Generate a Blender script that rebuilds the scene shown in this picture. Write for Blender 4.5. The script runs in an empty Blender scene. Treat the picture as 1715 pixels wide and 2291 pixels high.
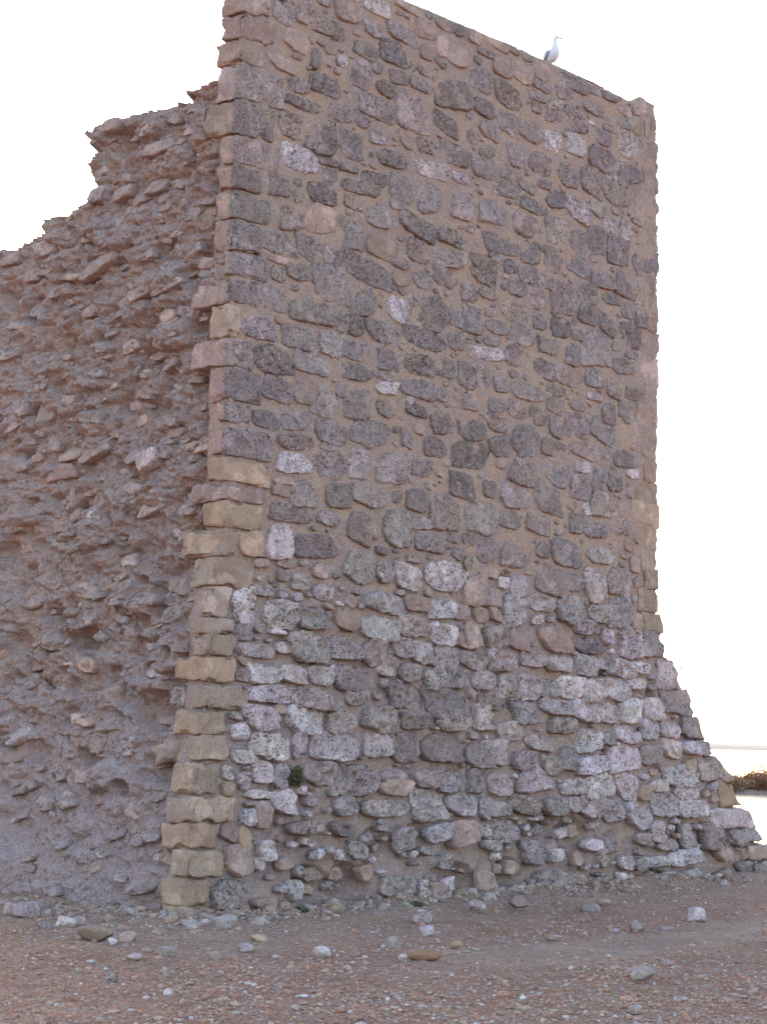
import bpy, math, random
import numpy as np
from mathutils import Matrix, Vector

rng = random.Random(7)
nr = np.random.RandomState(11)
col = bpy.context.scene.collection
scene = bpy.context.scene

# ------------------------------------------------------------------ camera
F = 4400.0                       # focal length in pixels of the 1715 x 2291 photograph
W0, H0 = 1715.0, 2291.0
EYE = 1.6
PITCH = math.atan(520.0 / F)
ROLL = math.radians(0.8)
cam_d = bpy.data.cameras.new('camera')
cam_d.sensor_fit = 'VERTICAL'
cam_d.sensor_height = 24.0
cam_d.lens = 24.0 * F / H0
cam_d.clip_start = 0.1
cam_d.clip_end = 30000
cam = bpy.data.objects.new('camera', cam_d)
col.objects.link(cam)
R = Matrix.Rotation(math.pi / 2 + PITCH, 3, 'X') @ Matrix.Rotation(ROLL, 3, 'Z')
cam.matrix_world = Matrix.Translation((0, 0, EYE)) @ R.to_4x4()
scene.camera = cam
RN = np.array(R)
EYEP = np.array([0, 0, EYE])

# ------------------------------------------------------------------ light
SUN_ELEV = math.radians(15)
SUN_AZ = math.radians(-16)       # from +Y, negative to the left: behind the ruin
world = bpy.data.worlds.new('World')
scene.world = world
world.use_nodes = True
wn = world.node_tree
wn.nodes.clear()
sky = wn.nodes.new('ShaderNodeTexSky')
sky.sky_type = 'NISHITA'
sky.sun_disc = False
sky.sun_elevation = SUN_ELEV
sky.sun_rotation = SUN_AZ
sky.air_density = 1.0
sky.dust_density = 1.5
sky.ozone_density = 1.0
bg = wn.nodes.new('ShaderNodeBackground')
bg.inputs['Strength'].default_value = 0.15
wo = wn.nodes.new('ShaderNodeOutputWorld')
wn.links.new(sky.outputs[0], bg.inputs['Color'])
wn.links.new(bg.outputs[0], wo.inputs['Surface'])
sd = bpy.data.lights.new('sun', 'SUN')
sd.energy = 2.0
sd.angle = math.radians(0.5)
sd.color = (1.0, 0.86, 0.72)
sun = bpy.data.objects.new('sun', sd)
col.objects.link(sun)
sdir = Vector((math.sin(SUN_AZ) * math.cos(SUN_ELEV), math.cos(SUN_AZ) * math.cos(SUN_ELEV), math.sin(SUN_ELEV)))
sun.rotation_euler = (-sdir).to_track_quat('-Z', 'Y').to_euler()
sun.location = (-10, 30, 20)
scene.view_settings.view_transform = 'Standard'
scene.view_settings.look = 'None'
scene.view_settings.gamma = 1
scene.view_settings.exposure = 2.33
scene.cycles.use_denoising = True
scene.cycles.max_bounces = 6
scene.cycles.diffuse_bounces = 4

# ------------------------------------------------------------------ noise
def _h(ix, iy, iz, seed):
    n = (ix.astype(np.int64) * 73856093) ^ (iy.astype(np.int64) * 19349663) ^ (iz.astype(np.int64) * 83492791) ^ (seed * 2654435)
    n = (n ^ (n >> 13)) & 0xffffffff
    n = (n * 1274126177) & 0xffffffff
    n = (n ^ (n >> 16)) & 0xffffffff
    n = (n * 2246822519) & 0xffffffff
    n = n ^ (n >> 15)
    return (n & 0xffffff).astype(np.float64) / 0xffffff
def vnoise(P, seed=0):
    P = np.asarray(P, dtype=np.float64)
    I = np.floor(P).astype(np.int64); f = P - I
    f = f * f * f * (f * (f * 6 - 15) + 10)
    x, y, z = I[..., 0], I[..., 1], I[..., 2]
    out = 0
    for dx in (0, 1):
        wx = f[..., 0] if dx else 1 - f[..., 0]
        for dy in (0, 1):
            wy = f[..., 1] if dy else 1 - f[..., 1]
            for dz in (0, 1):
                wz = f[..., 2] if dz else 1 - f[..., 2]
                out = out + wx * wy * wz * _h(x + dx, y + dy, z + dz, seed)
    return out * 2 - 1
def fbm(P, octv=4, gain=0.5, lac=2.03, seed=0):
    a, s, t = 1.0, 0, 0
    P = np.asarray(P, dtype=np.float64)
    for i in range(octv):
        s = s + a * vnoise(P + i * 17.3, seed + i * 7); t += a
        a *= gain; P = P * lac
    return s / t
def cobble(P, seed=0, keep=0.6, flat=1.0):
    """rounded bumps of a jittered cell pattern, 0..1, only some of the cells"""
    P = np.asarray(P, dtype=np.float64)
    I = np.floor(P).astype(np.int64)
    best = np.zeros(P.shape[:-1])
    for dx in (-1, 0, 1):
        for dy in (-1, 0, 1):
            for dz in (-1, 0, 1):
                x, y, z = I[..., 0] + dx, I[..., 1] + dy, I[..., 2] + dz
                cx = x + .15 + .7 * _h(x, y, z, seed + 1)
                cy = y + .15 + .7 * _h(x, y, z, seed + 2)
                cz = z + .15 + .7 * _h(x, y, z, seed + 3)
                r = .35 + .4 * _h(x, y, z, seed + 4)
                on = _h(x, y, z, seed + 5) < keep
                d2 = ((P[..., 0] - cx) ** 2 + (P[..., 1] - cy) ** 2 + flat * (P[..., 2] - cz) ** 2) / (r * r)
                v = np.where(on, np.sqrt(np.clip(1 - d2, 0, 1)) * r / .75, 0)
                best = np.maximum(best, v)
    return best
def sstep(a, b, x):
    t = np.clip((x - a) / (b - a), 0, 1)
    return t * t * (3 - 2 * t)
def v3(a, b, c):
    return np.stack(np.broadcast_arrays(a, b, c), -1).astype(np.float64)

# ------------------------------------------------------------------ mesh helpers
def link(o, parent=None):
    col.objects.link(o)
    if parent: o.parent = parent
    return o
def mk(name, V, Fc, mat=None, parent=None, tint=None, smooth=True, loc=None, kind=None):
    """one mesh object; V in world space, loc = its origin in world space"""
    V = np.asarray(V, dtype=np.float64)
    me = bpy.data.meshes.new(name)
    ox = np.zeros(3) if loc is None else np.array(loc, dtype=float)
    base = np.array(parent_world(parent))
    Vl = V - ox
    Fc = np.asarray(Fc) if not isinstance(Fc, list) else Fc
    if isinstance(Fc, np.ndarray):
        k = Fc.shape[1]; n = len(Fc)
        me.vertices.add(len(Vl)); me.vertices.foreach_set('co', Vl.astype(np.float32).ravel())
        me.loops.add(n * k); me.loops.foreach_set('vertex_index', Fc.astype(np.int32).ravel())
        me.polygons.add(n); me.polygons.foreach_set('loop_start', np.arange(0, n * k, k, dtype=np.int32))
        me.update(calc_edges=True)
    else:
        me.from_pydata([tuple(map(float, p)) for p in Vl], [], [tuple(map(int, f)) for f in Fc])
        me.update()
    if tint is not None:
        at = me.color_attributes.new('tint', 'FLOAT_COLOR', 'POINT')
        t = np.asarray(tint, dtype=np.float32)
        if t.ndim == 1: t = np.tile(t, (len(Vl), 1))
        at.data.foreach_set('color', t.ravel())
    if smooth: me.polygons.foreach_set('use_smooth', np.ones(len(me.polygons), dtype=bool))
    if mat: me.materials.append(mat)
    o = bpy.data.objects.new(name, me)
    link(o, parent)
    o.location = tuple(ox - base)
    if kind: o['kind'] = kind
    return o
WORLD = {}
def parent_world(p):
    if p is None: return (0, 0, 0)
    x = Vector((0, 0, 0))
    while p is not None:
        x = x + p.location; p = p.parent
    return tuple(x)
def thing(name, label, cat, loc, group=None):
    o = bpy.data.objects.new(name, None); col.objects.link(o)
    o.location = tuple(loc); o['label'] = label; o['category'] = cat
    o.empty_display_size = 0.2
    if group: o['group'] = group
    return o
def tag(o, label, cat, group=None):
    o['label'] = label; o['category'] = cat
    if group: o['group'] = group
    return o
def gridf(nrw, nc, off=0, flip=False):
    i = np.arange(nrw - 1)[:, None]; j = np.arange(nc - 1)[None, :]
    a = i * nc + j; q = np.stack([a, a + 1, a + nc + 1, a + nc], -1).reshape(-1, 4) + off
    return q[:, ::-1] if flip else q
def closed_sheet(A, B):
    """A, B: (rows, cols, 3) front and back sheets joined round their border"""
    nrw, nc = A.shape[:2]; n = nrw * nc
    V = np.concatenate([A.reshape(-1, 3), B.reshape(-1, 3)])
    fs = [gridf(nrw, nc), gridf(nrw, nc, n, True)]
    def strip(idx):
        a = idx[:-1]; b = idx[1:]
        return np.stack([b, a, a + n, b + n], -1)
    r0 = np.arange(nc); rl = (nrw - 1) * nc + np.arange(nc)
    c0 = np.arange(nrw) * nc; cl = c0 + nc - 1
    fs += [strip(r0), strip(rl[::-1]), strip(c0[::-1]), strip(cl)]
    return V, np.concatenate(fs)
_rb = {}
def rbox(nx, ny, nz):
    key = (nx, ny, nz)
    if key in _rb: return _rb[key]
    g = [np.sin(np.pi / 2 * np.linspace(-1, 1, n)) * .5 + np.linspace(-1, 1, n) * .5 for n in key]
    ids, pts = {}, []
    def vid(i, j, k):
        if (i, j, k) not in ids:
            ids[(i, j, k)] = len(pts); pts.append((g[0][i], g[1][j], g[2][k]))
        return ids[(i, j, k)]
    fs = []
    for i in range(nx - 1):
        for j in range(ny - 1):
            fs.append([vid(i, j, 0), vid(i, j + 1, 0), vid(i + 1, j + 1, 0), vid(i + 1, j, 0)])
            k = nz - 1; fs.append([vid(i, j, k), vid(i + 1, j, k), vid(i + 1, j + 1, k), vid(i, j + 1, k)])
    for i in range(nx - 1):
        for k in range(nz - 1):
            fs.append([vid(i, 0, k), vid(i + 1, 0, k), vid(i + 1, 0, k + 1), vid(i, 0, k + 1)])
            j = ny - 1; fs.append([vid(i, j, k), vid(i, j, k + 1), vid(i + 1, j, k + 1), vid(i + 1, j, k)])
    for j in range(ny - 1):
        for k in range(nz - 1):
            fs.append([vid(0, j, k), vid(0, j, k + 1), vid(0, j + 1, k + 1), vid(0, j + 1, k)])
            i = nx - 1; fs.append([vid(i, j, k), vid(i, j + 1, k), vid(i, j + 1, k + 1), vid(i, j, k + 1)])
    _rb[key] = (np.array(pts), np.array(fs))
    return _rb[key]
def rounded(Q, half, r):
    """unit box surface points -> rounded box, and outward directions"""
    half = np.array(half); r = min(r, half.min() * .8)
    P = Q * half; inner = half - r
    c = np.clip(P, -inner, inner); d = P - c
    L = np.linalg.norm(d, axis=1, keepdims=True); L[L < 1e-9] = 1
    nrm = d / L
    return c + nrm * r, nrm

# ------------------------------------------------------------------ materials
def nt(name):
    m = bpy.data.materials.new(name); m.use_nodes = True
    t = m.node_tree; t.nodes.clear()
    return m, t
def N(t, typ, **kw):
    n = t.nodes.new(typ)
    for k, v in kw.items():
        if k in n.inputs: n.inputs[k].default_value = v
        else: setattr(n, k, v)
    return n
def mixc(t, fac, a, b, mode='MIX'):
    m = t.nodes.new('ShaderNodeMix'); m.data_type = 'RGBA'; m.blend_type = mode
    for sock, v in ((m.inputs[0], fac), (m.inputs[6], a), (m.inputs[7], b)):
        if isinstance(v, bpy.types.NodeSocket): t.links.new(v, sock)
        elif isinstance(v, (int, float)): sock.default_value = v
        else: sock.default_value = (*v, 1) if len(v) == 3 else v
    return m.outputs[2]
def ma(t, op, a, b=None, c=None, clamp=False):
    m = t.nodes.new('ShaderNodeMath'); m.operation = op; m.use_clamp = clamp
    for i, v in enumerate((a, b, c)):
        if v is None: continue
        if isinstance(v, bpy.types.NodeSocket): t.links.new(v, m.inputs[i])
        else: m.inputs[i].default_value = v
    return m.outputs[0]
def mapr(t, v, a, b, c, d):
    m = t.nodes.new('ShaderNodeMapRange'); m.clamp = True; m.interpolation_type = 'SMOOTHSTEP'
    t.links.new(v, m.inputs[0])
    for i, x in enumerate((a, b, c, d)): m.inputs[i + 1].default_value = x
    return m.outputs[0]
def noise_n(t, pos, scale, detail=5, rough=.55, dist=0.0):
    n = t.nodes.new('ShaderNodeTexNoise')
    n.inputs['Scale'].default_value = scale; n.inputs['Detail'].default_value = detail
    n.inputs['Roughness'].default_value = rough; n.inputs['Distortion'].default_value = dist
    t.links.new(pos, n.inputs['Vector'])
    return n.outputs['Fac']
def voro_n(t, pos, scale, feature='F1'):
    n = t.nodes.new('ShaderNodeTexVoronoi'); n.feature = feature
    n.inputs['Scale'].default_value = scale
    t.links.new(pos, n.inputs['Vector'])
    return n
def finish(t, colour, height, bump=.02, rough=.9, strength=1.0):
    b = t.nodes.new('ShaderNodeBsdfPrincipled')
    b.inputs['Roughness'].default_value = rough
    b.inputs['Specular IOR Level'].default_value = .15
    if isinstance(colour, bpy.types.NodeSocket): t.links.new(colour, b.inputs['Base Color'])
    else: b.inputs['Base Color'].default_value = (*colour, 1)
    if height is not None:
        bp = t.nodes.new('ShaderNodeBump')
        bp.inputs['Strength'].default_value = strength; bp.inputs['Distance'].default_value = bump
        t.links.new(height, bp.inputs['Height']); t.links.new(bp.outputs[0], b.inputs['Normal'])
    o = t.nodes.new('ShaderNodeOutputMaterial'); t.links.new(b.outputs[0], o.inputs['Surface'])
    return b
def grey(t, v):
    c = t.nodes.new('ShaderNodeCombineColor')
    for i in range(3): t.links.new(v, c.inputs[i])
    return c.outputs[0]

def stone_material():
    m, t = nt('weathered limestone')
    g = N(t, 'ShaderNodeNewGeometry').outputs['Position']
    at = N(t, 'ShaderNodeAttribute', attribute_name='tint', attribute_type='GEOMETRY')
    base, pit = at.outputs['Color'], at.outputs['Alpha']
    warp = N(t, 'ShaderNodeTexNoise'); warp.inputs['Scale'].default_value = 14; warp.inputs['Detail'].default_value = 3
    t.links.new(g, warp.inputs['Vector'])
    vm = N(t, 'ShaderNodeVectorMath', operation='MULTIPLY_ADD')
    t.links.new(warp.outputs['Color'], vm.inputs[0]); vm.inputs[1].default_value = (.05, .05, .05); t.links.new(g, vm.inputs[2])
    gw = vm.outputs[0]
    n1 = noise_n(t, g, 7, 5, .6)
    n2 = noise_n(t, g, 40, 7, .7)
    n3 = noise_n(t, gw, 3.2, 4, .6)
    v1 = voro_n(t, gw, 34).outputs['Distance']
    v2 = voro_n(t, gw, 75).outputs['Distance']
    area = mapr(t, noise_n(t, g, 11, 3, .5), .40, .55, 0, 1)
    p1 = ma(t, 'MULTIPLY', mapr(t, v1, .24, .42, 1, 0), area)
    p2 = ma(t, 'MULTIPLY', mapr(t, v2, .24, .42, 1, 0), mapr(t, noise_n(t, g, 20, 2), .42, .6, 0, 1))
    v0 = voro_n(t, gw, 15).outputs['Distance']
    p0 = ma(t, 'MULTIPLY', mapr(t, v0, .17, .26, 1, 0), area)
    pits = ma(t, 'MULTIPLY', ma(t, 'MAXIMUM', ma(t, 'MAXIMUM', p1, p0), ma(t, 'MULTIPLY', p2, .75)), pit)
    # darker mottling and pale crust, then shade painted into the pits
    c = mixc(t, mapr(t, n1, .3, .7, 0, 1), base, mixc(t, 1.0, base, (.84, .79, .80), 'MULTIPLY'))
    c = mixc(t, mapr(t, n3, .52, .60, 0, .7), c, mixc(t, 1.0, base, (1.36, 1.33, 1.35), 'MULTIPLY'))
    c = mixc(t, mapr(t, noise_n(t, gw, 5.1, 5, .65), .56, .70, 0, .55), c, (.36, .25, .165))
    sp = mapr(t, n2, .32, .70, .72, 1.24)
    c = mixc(t, mapr(t, pit, .05, .5, .35, 1.0), c, mixc(t, 1.0, c, grey(t, sp), 'MULTIPLY'))
    c = mixc(t, ma(t, 'MULTIPLY', pits, .75), c, (.05, .042, .04))  # near-black colour stands for the shade inside the pits
    h = ma(t, 'SUBTRACT', ma(t, 'ADD', ma(t, 'MULTIPLY', n2, .9), ma(t, 'MULTIPLY', n1, .8)), ma(t, 'MULTIPLY', pits, 1.1))
    finish(t, c, h, .014, .92)
    return m
def mortar_material():
    m, t = nt('tan lime mortar')
    g = N(t, 'ShaderNodeNewGeometry').outputs['Position']
    z = N(t, 'ShaderNodeSeparateXYZ'); t.links.new(g, z.inputs[0])
    n1 = noise_n(t, g, 1.7, 6, .65, .5); n2 = noise_n(t, g, 60, 6, .75); n3 = noise_n(t, g, 11, 6, .65, .4); n4 = noise_n(t, g, 5, 5, .6)
    up = mixc(t, mapr(t, n1, .36, .62, 0, 1), (.425, .268, .19), (.36, .236, .198))
    lo = mixc(t, mapr(t, n1, .36, .62, 0, 1), (.355, .232, .18), (.325, .222, .205))
    zn = ma(t, 'ADD', z.outputs['Z'], ma(t, 'MULTIPLY', n1, 1.5))
    c = mixc(t, mapr(t, zn, 2.9, 4.6, 0, 1), lo, up)
    c = mixc(t, mapr(t, n3, .48, .64, 0, .75), c, (.325, .23, .20))
    c = mixc(t, mapr(t, n4, .58, .70, 0, .6), c, (.45, .30, .19))
    # rain and bird streaks running down from the top
    sm = N(t, 'ShaderNodeVectorMath', operation='MULTIPLY'); t.links.new(g, sm.inputs[0]); sm.inputs[1].default_value = (9, 9, .55)
    st = noise_n(t, sm.outputs[0], 1.0, 4, .6)
    c = mixc(t, mapr(t, st, .56, .68, 0, .35), c, (.27, .195, .17))
    c = mixc(t, ma(t, 'MULTIPLY', mapr(t, st, .30, .22, 0, 1), mapr(t, z.outputs['Z'], 7.0, 8.4, 0, .8)), c, (.55, .5, .47))
    vc = voro_n(t, g, 30)
    vs = N(t, 'ShaderNodeSeparateColor'); t.links.new(vc.outputs['Color'], vs.inputs[0])
    c = mixc(t, ma(t, 'MULTIPLY', mapr(t, vs.outputs[0], .72, .9, 0, .6), mapr(t, n3, .4, .55, 0, 1)), c, (.40, .33, .30))
    c = mixc(t, 1.0, c, grey(t, mapr(t, n2, .3, .72, .72, 1.25)), 'MULTIPLY')
    h = ma(t, 'ADD', ma(t, 'ADD', ma(t, 'MULTIPLY', n2, .8), ma(t, 'MULTIPLY', n3, 1.8)), ma(t, 'MULTIPLY', mapr(t, vc.outputs['Distance'], 0, .5, 1, 0), .5))
    finish(t, c, h, .016, .95)
    return m
def rubble_material():
    m, t = nt('weathered rubble core')
    g = N(t, 'ShaderNodeNewGeometry').outputs['Position']
    z = N(t, 'ShaderNodeSeparateXYZ'); t.links.new(g, z.inputs[0])
    n1 = noise_n(t, g, 2.6, 6, .62, .6); n2 = noise_n(t, g, 70, 6, .8); n3 = noise_n(t, g, 16, 6, .65, .8)
    n4 = noise_n(t, g, 7, 5, .6, .4)
    c = mixc(t, mapr(t, n1, .35, .62, 0, 1), (.43, .28, .232), (.405, .288, .272))
    c = mixc(t, mapr(t, n4, .52, .66, 0, .8), c, (.46, .385, .355))
    c = mixc(t, mapr(t, n3, .52, .66, 0, .85), c, (.41, .25, .165))
    low = mapr(t, ma(t, 'ADD', z.outputs['Z'], ma(t, 'MULTIPLY', n1, 1.6)), 1.6, 3.0, .6, 0)
    c = mixc(t, low, c, (.405, .30, .295))
    c = mixc(t, 1.0, c, grey(t, mapr(t, n2, .32, .70, .48, 1.5)), 'MULTIPLY')
    fl = voro_n(t, g, 42).outputs['Distance']
    c = mixc(t, ma(t, 'MULTIPLY', mapr(t, fl, .1, .22, 1, 0), mapr(t, n4, .4, .6, 0, .6)), c, (.5, .45, .42))
    h = ma(t, 'ADD', ma(t, 'ADD', ma(t, 'MULTIPLY', n2, 1.0), ma(t, 'MULTIPLY', n3, 1.6)), ma(t, 'MULTIPLY', mapr(t, fl, 0, .4, 1, 0), .5))
    finish(t, c, h, .016, .95)
    return m
def ground_material():
    m, t = nt('dry gravelly earth')
    g = N(t, 'ShaderNodeNewGeometry').outputs['Position']
    at = N(t, 'ShaderNodeAttribute', attribute_name='tint', attribute_type='GEOMETRY')
    n2 = noise_n(t, g, 45, 7, .8); n3 = noise_n(t, g, 12, 6, .7); n1 = noise_n(t, g, 1.3, 5, .6)
    dust = ma(t, 'ADD', at.outputs['Alpha'], ma(t, 'MULTIPLY', ma(t, 'SUBTRACT', n3, .5), .5))
    c = mixc(t, 1.0, at.outputs['Color'], grey(t, mapr(t, n1, .3, .7, .85, 1.15)), 'MULTIPLY')
    c = mixc(t, mapr(t, n3, .48, .66, 0, .65), c, mixc(t, 1.0, c, (.78, .74, .72), 'MULTIPLY'))
    v = voro_n(t, g, 38)
    vs = N(t, 'ShaderNodeSeparateColor'); t.links.new(v.outputs['Color'], vs.inputs[0])
    grav = ma(t, 'SUBTRACT', 1.0, mapr(t, dust, .35, .65, 0, 1))
    c = mixc(t, ma(t, 'MULTIPLY', mapr(t, vs.outputs[0], .55, .9, 0, .75), grav), c, (.37, .19, .12))
    c = mixc(t, ma(t, 'MULTIPLY', mapr(t, vs.outputs[1], .8, .9, 0, .7), grav), c, (.42, .37, .34))
    c = mixc(t, 1.0, c, grey(t, mapr(t, n2, .3, .72, .68, 1.3)), 'MULTIPLY')
    hv = ma(t, 'MULTIPLY', mapr(t, v.outputs['Distance'], 0, .5, 1, 0), grav)
    h = ma(t, 'ADD', ma(t, 'ADD', n2, ma(t, 'MULTIPLY', n3, 1.2)), ma(t, 'MULTIPLY', hv, .8))
    finish(t, c, h, .02, .95)
    return m
def plain(name, c, rough=.7, nscale=30, var=.2):
    m, t = nt(name)
    g = N(t, 'ShaderNodeNewGeometry').outputs['Position']
    n = noise_n(t, g, nscale, 4, .6)
    cc = mixc(t, 1.0, c, grey(t, mapr(t, n, .3, .7, 1 - var, 1 + var)), 'MULTIPLY')
    finish(t, cc, n, .002, rough)
    return m
def tint_mat(name, rough=.8, nscale=25, var=.2):
    m, t = nt(name)
    g = N(t, 'ShaderNodeNewGeometry').outputs['Position']
    at = N(t, 'ShaderNodeAttribute', attribute_name='tint', attribute_type='GEOMETRY')
    n = noise_n(t, g, nscale, 4, .6)
    cc = mixc(t, 1.0, at.outputs['Color'], grey(t, mapr(t, n, .3, .7, 1 - var, 1 + var)), 'MULTIPLY')
    finish(t, cc, n, .004, rough)
    return m
M_STONE = stone_material(); M_MORTAR = mortar_material(); M_RUB = rubble_material(); M_GROUND = ground_material()

# ------------------------------------------------------------------ geometry of the ruin
def ray(px, py):
    d = RN @ np.array([(px - W0 / 2) / F, -(py - H0 / 2) / F, -1.0])
    return d / np.linalg.norm(d)
def project(P):
    q = RN.T @ (np.asarray(P) - EYEP)
    return np.array([W0 / 2 + F * q[0] / -q[2], H0 / 2 - F * q[1] / -q[2]])
def on_ground(px, py, z=0.0):
    d = ray(px, py); k = (z - EYE) / d[2]
    return EYEP + d * k
AL = math.radians(41.5)
U = np.array([math.sin(AL), math.cos(AL), 0.0])     # along the front face, to the right
Vv = np.array([-math.cos(AL), math.sin(AL), 0.0])   # along the broken side, to the left
ZB, BAT = 3.4, .35
def out(z):
    return BAT * np.clip((ZB - np.asarray(z, dtype=float)) / ZB, 0, 1.2) ** 1.3
C0 = on_ground(412, 2068)
A0 = C0 + BAT * Vv
def front_sz(px, py, h=0.0):
    d = ray(px, py); z = 3.0
    n = -Vv
    for _ in range(12):
        o = out(z) + h
        k = (np.dot(A0 - EYEP, n) + o) / np.dot(d, n)
        Q = EYEP + d * k; z = Q[2]
    return float(np.dot(Q - A0, U)), float(Q[2])
def front_pt(s, z, h):
    s = np.asarray(s, dtype=float)[..., None]; z = np.asarray(z, dtype=float)[..., None]; h = np.asarray(h, dtype=float)[..., None]
    return A0 + s * U + z * np.array([0, 0, 1.0]) - (out(z) + h) * Vv
ARRIS = [(560, -170), (545, 0), (537, 145), (530, 250), (526, 435), (520, 520), (514, 650), (510, 815), (504, 1027), (502, 1130),
         (498, 1220), (480, 1310), (470, 1400), (468, 1500), (460, 1590), (450, 1650), (441, 1740), (434, 1800), (430, 1897), (418, 1990), (412, 2068)]
_ar = np.array([front_sz(*p) for p in ARRIS])
_yz = np.array([p[1] for p in ARRIS], dtype=float)
def s_left(z): return np.interp(z, _ar[::-1, 1], _ar[::-1, 0])
def z_arris(y): return float(np.interp(y, _yz, _ar[:, 1]))
REDGE = [(1466, 225), (1470, 300), (1471, 450), (1473, 700), (1471, 900), (1470, 1100), (1470, 1250), (1474, 1330), (1478, 1400), (1484, 1440),
         (1488, 1480), (1508, 1530), (1520, 1560), (1542, 1600), (1558, 1640), (1572, 1665), (1592, 1715), (1622, 1745), (1645, 1790),
         (1660, 1820), (1685, 1860), (1706, 1890), (1735, 1940), (1760, 1965)]
_re = np.array([front_sz(*p) for p in REDGE])
def s_right(z): return np.interp(z, _re[::-1, 1], _re[::-1, 0])
S_TOP = front_sz(1200, .42 * 1200 - 388)
H = S_TOP[1]
_tp = np.array([front_sz(x, y) for x, y in ((911, -5), (1070, 62), (1222, 129), (1419, 223), (1470, 232))])
_tp[-1, 1] = _tp[-2, 1] + .03
print('top', _tp)
def Hs(s): return np.interp(s, _tp[:, 0], _tp[:, 1]) - .035
def P_ar(z):
    z = np.asarray(z, dtype=float)
    return front_pt(s_left(z), z, 0 * z)
def side_tz(px, py, rec=0.0):
    d = ray(px, py); z = 3.0
    for _ in range(25):
        k = (np.dot(A0 - EYEP, U) + s_left(z) + rec) / np.dot(d, U)
        Q = EYEP + d * k; z = .5 * z + .5 * Q[2]
    return float(np.dot(Q - A0, Vv) + out(z)), float(Q[2])
def side_pt(t, z, h, rec=0.0):
    """h = proud of the side plane, towards -U"""
    t = np.asarray(t, dtype=float)[..., None]; h = np.asarray(h, dtype=float)[..., None]
    return P_ar(z) + t * Vv - (h - rec) * U
print('H', H, 'corner', C0, 's_left top', _ar[0], 's_right', _re[0], _re[-1])
print('top left z', front_sz(560, .42 * 560 - 388), front_sz(1470, .42 * 1470 - 388))

tower = thing('ruined_tower', 'tall ruined stone tower with flared base, squared corner blocks and broken rubble side', 'ruin', C0)

# ------------------------------------------------------------------ list of stones read off the face
TINT = {'g': ((.308, .224, .202), .7), 'd': ((.275, .198, .178), 1.0), 'b': ((.385, .258, .212), .3), 'l': ((.385, .288, .262), .8),
        'w': ((.54, .415, .395), .8), 'k': ((.39, .25, .17), .25), 'o': ((.385, .26, .195), .28), 'p': ((.375, .25, .205), .32)}
def tint_of(k, r=None, var=.10):
    r = r or rng
    c, p = TINT[k]
    f = 1 + r.uniform(-var, var) * 1.6
    return (c[0] * f * (1 + r.uniform(-.04, .04)), c[1] * f, c[2] * f * (1 + r.uniform(-.06, .06)), p * r.uniform(.7, 1.15))
CROPS = []
CROPS.append((450, 0, 2.76, """515,85,130,120,g 700,115,200,160,g 905,70,160,130,b 1095,50,150,110,w 1150,110,60,80,b 1290,60,150,60,b 585,255,140,140,b 850,200,100,130,g
1065,180,110,90,l 1240,210,180,110,g 1375,180,110,120,b 1500,150,90,80,b 1585,190,80,70,g 1215,340,230,150,d 1020,310,160,120,g 1380,330,80,90,b 1475,300,70,120,b
1580,350,130,130,b 705,360,60,120,d 875,380,50,70,w 800,310,80,60,b 510,400,180,90,b 590,350,70,40,b 1000,385,70,50,g 1090,420,60,70,g 990,480,120,130,g
1215,480,110,90,g 1380,450,120,60,g 1350,520,130,90,g 1540,580,210,210,d 770,530,180,140,d 590,525,140,90,g 1135,545,110,100,d 640,650,220,90,d 1075,660,230,150,d
855,695,130,110,g 1300,690,170,250,g 1510,770,140,120,d 995,740,90,110,g 545,770,140,170,d 740,840,190,210,d 925,890,130,160,g 1095,850,110,90,l 1265,870,80,90,b
1390,905,130,90,d 1560,950,170,150,g 615,985,190,160,w 785,1000,130,60,g 915,1035,110,60,g 1185,985,180,110,d 1430,1050,220,110,w 1600,1100,120,80,l 1075,1105,160,100,d
795,1080,90,80,g 480,1150,120,120,g 595,1125,50,50,g 600,1215,50,80,g 750,1190,170,140,d 980,1160,240,100,g 1235,1185,140,200,g 1410,1220,140,190,g 925,1240,70,80,g
565,1350,140,150,g 740,1350,180,180,b 1095,1330,160,150,g 1345,1410,230,140,d 1600,1280,120,160,g 475,1500,190,140,g 665,1530,160,140,g 920,1440,160,190,g
1120,1530,180,140,b 1345,1550,130,140,d 1570,1475,180,110,d 1530,1600,190,120,g 480,1605,110,50,b 785,1570,60,110,l 840,1600,50,110,g 1025,1665,280,160,d
1240,1640,110,50,d 470,1690,80,90,g 600,1680,160,110,g 780,1700,180,140,g 1240,1720,100,90,b 1370,1730,100,100,g 1505,1710,140,130,g"""))
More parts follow.
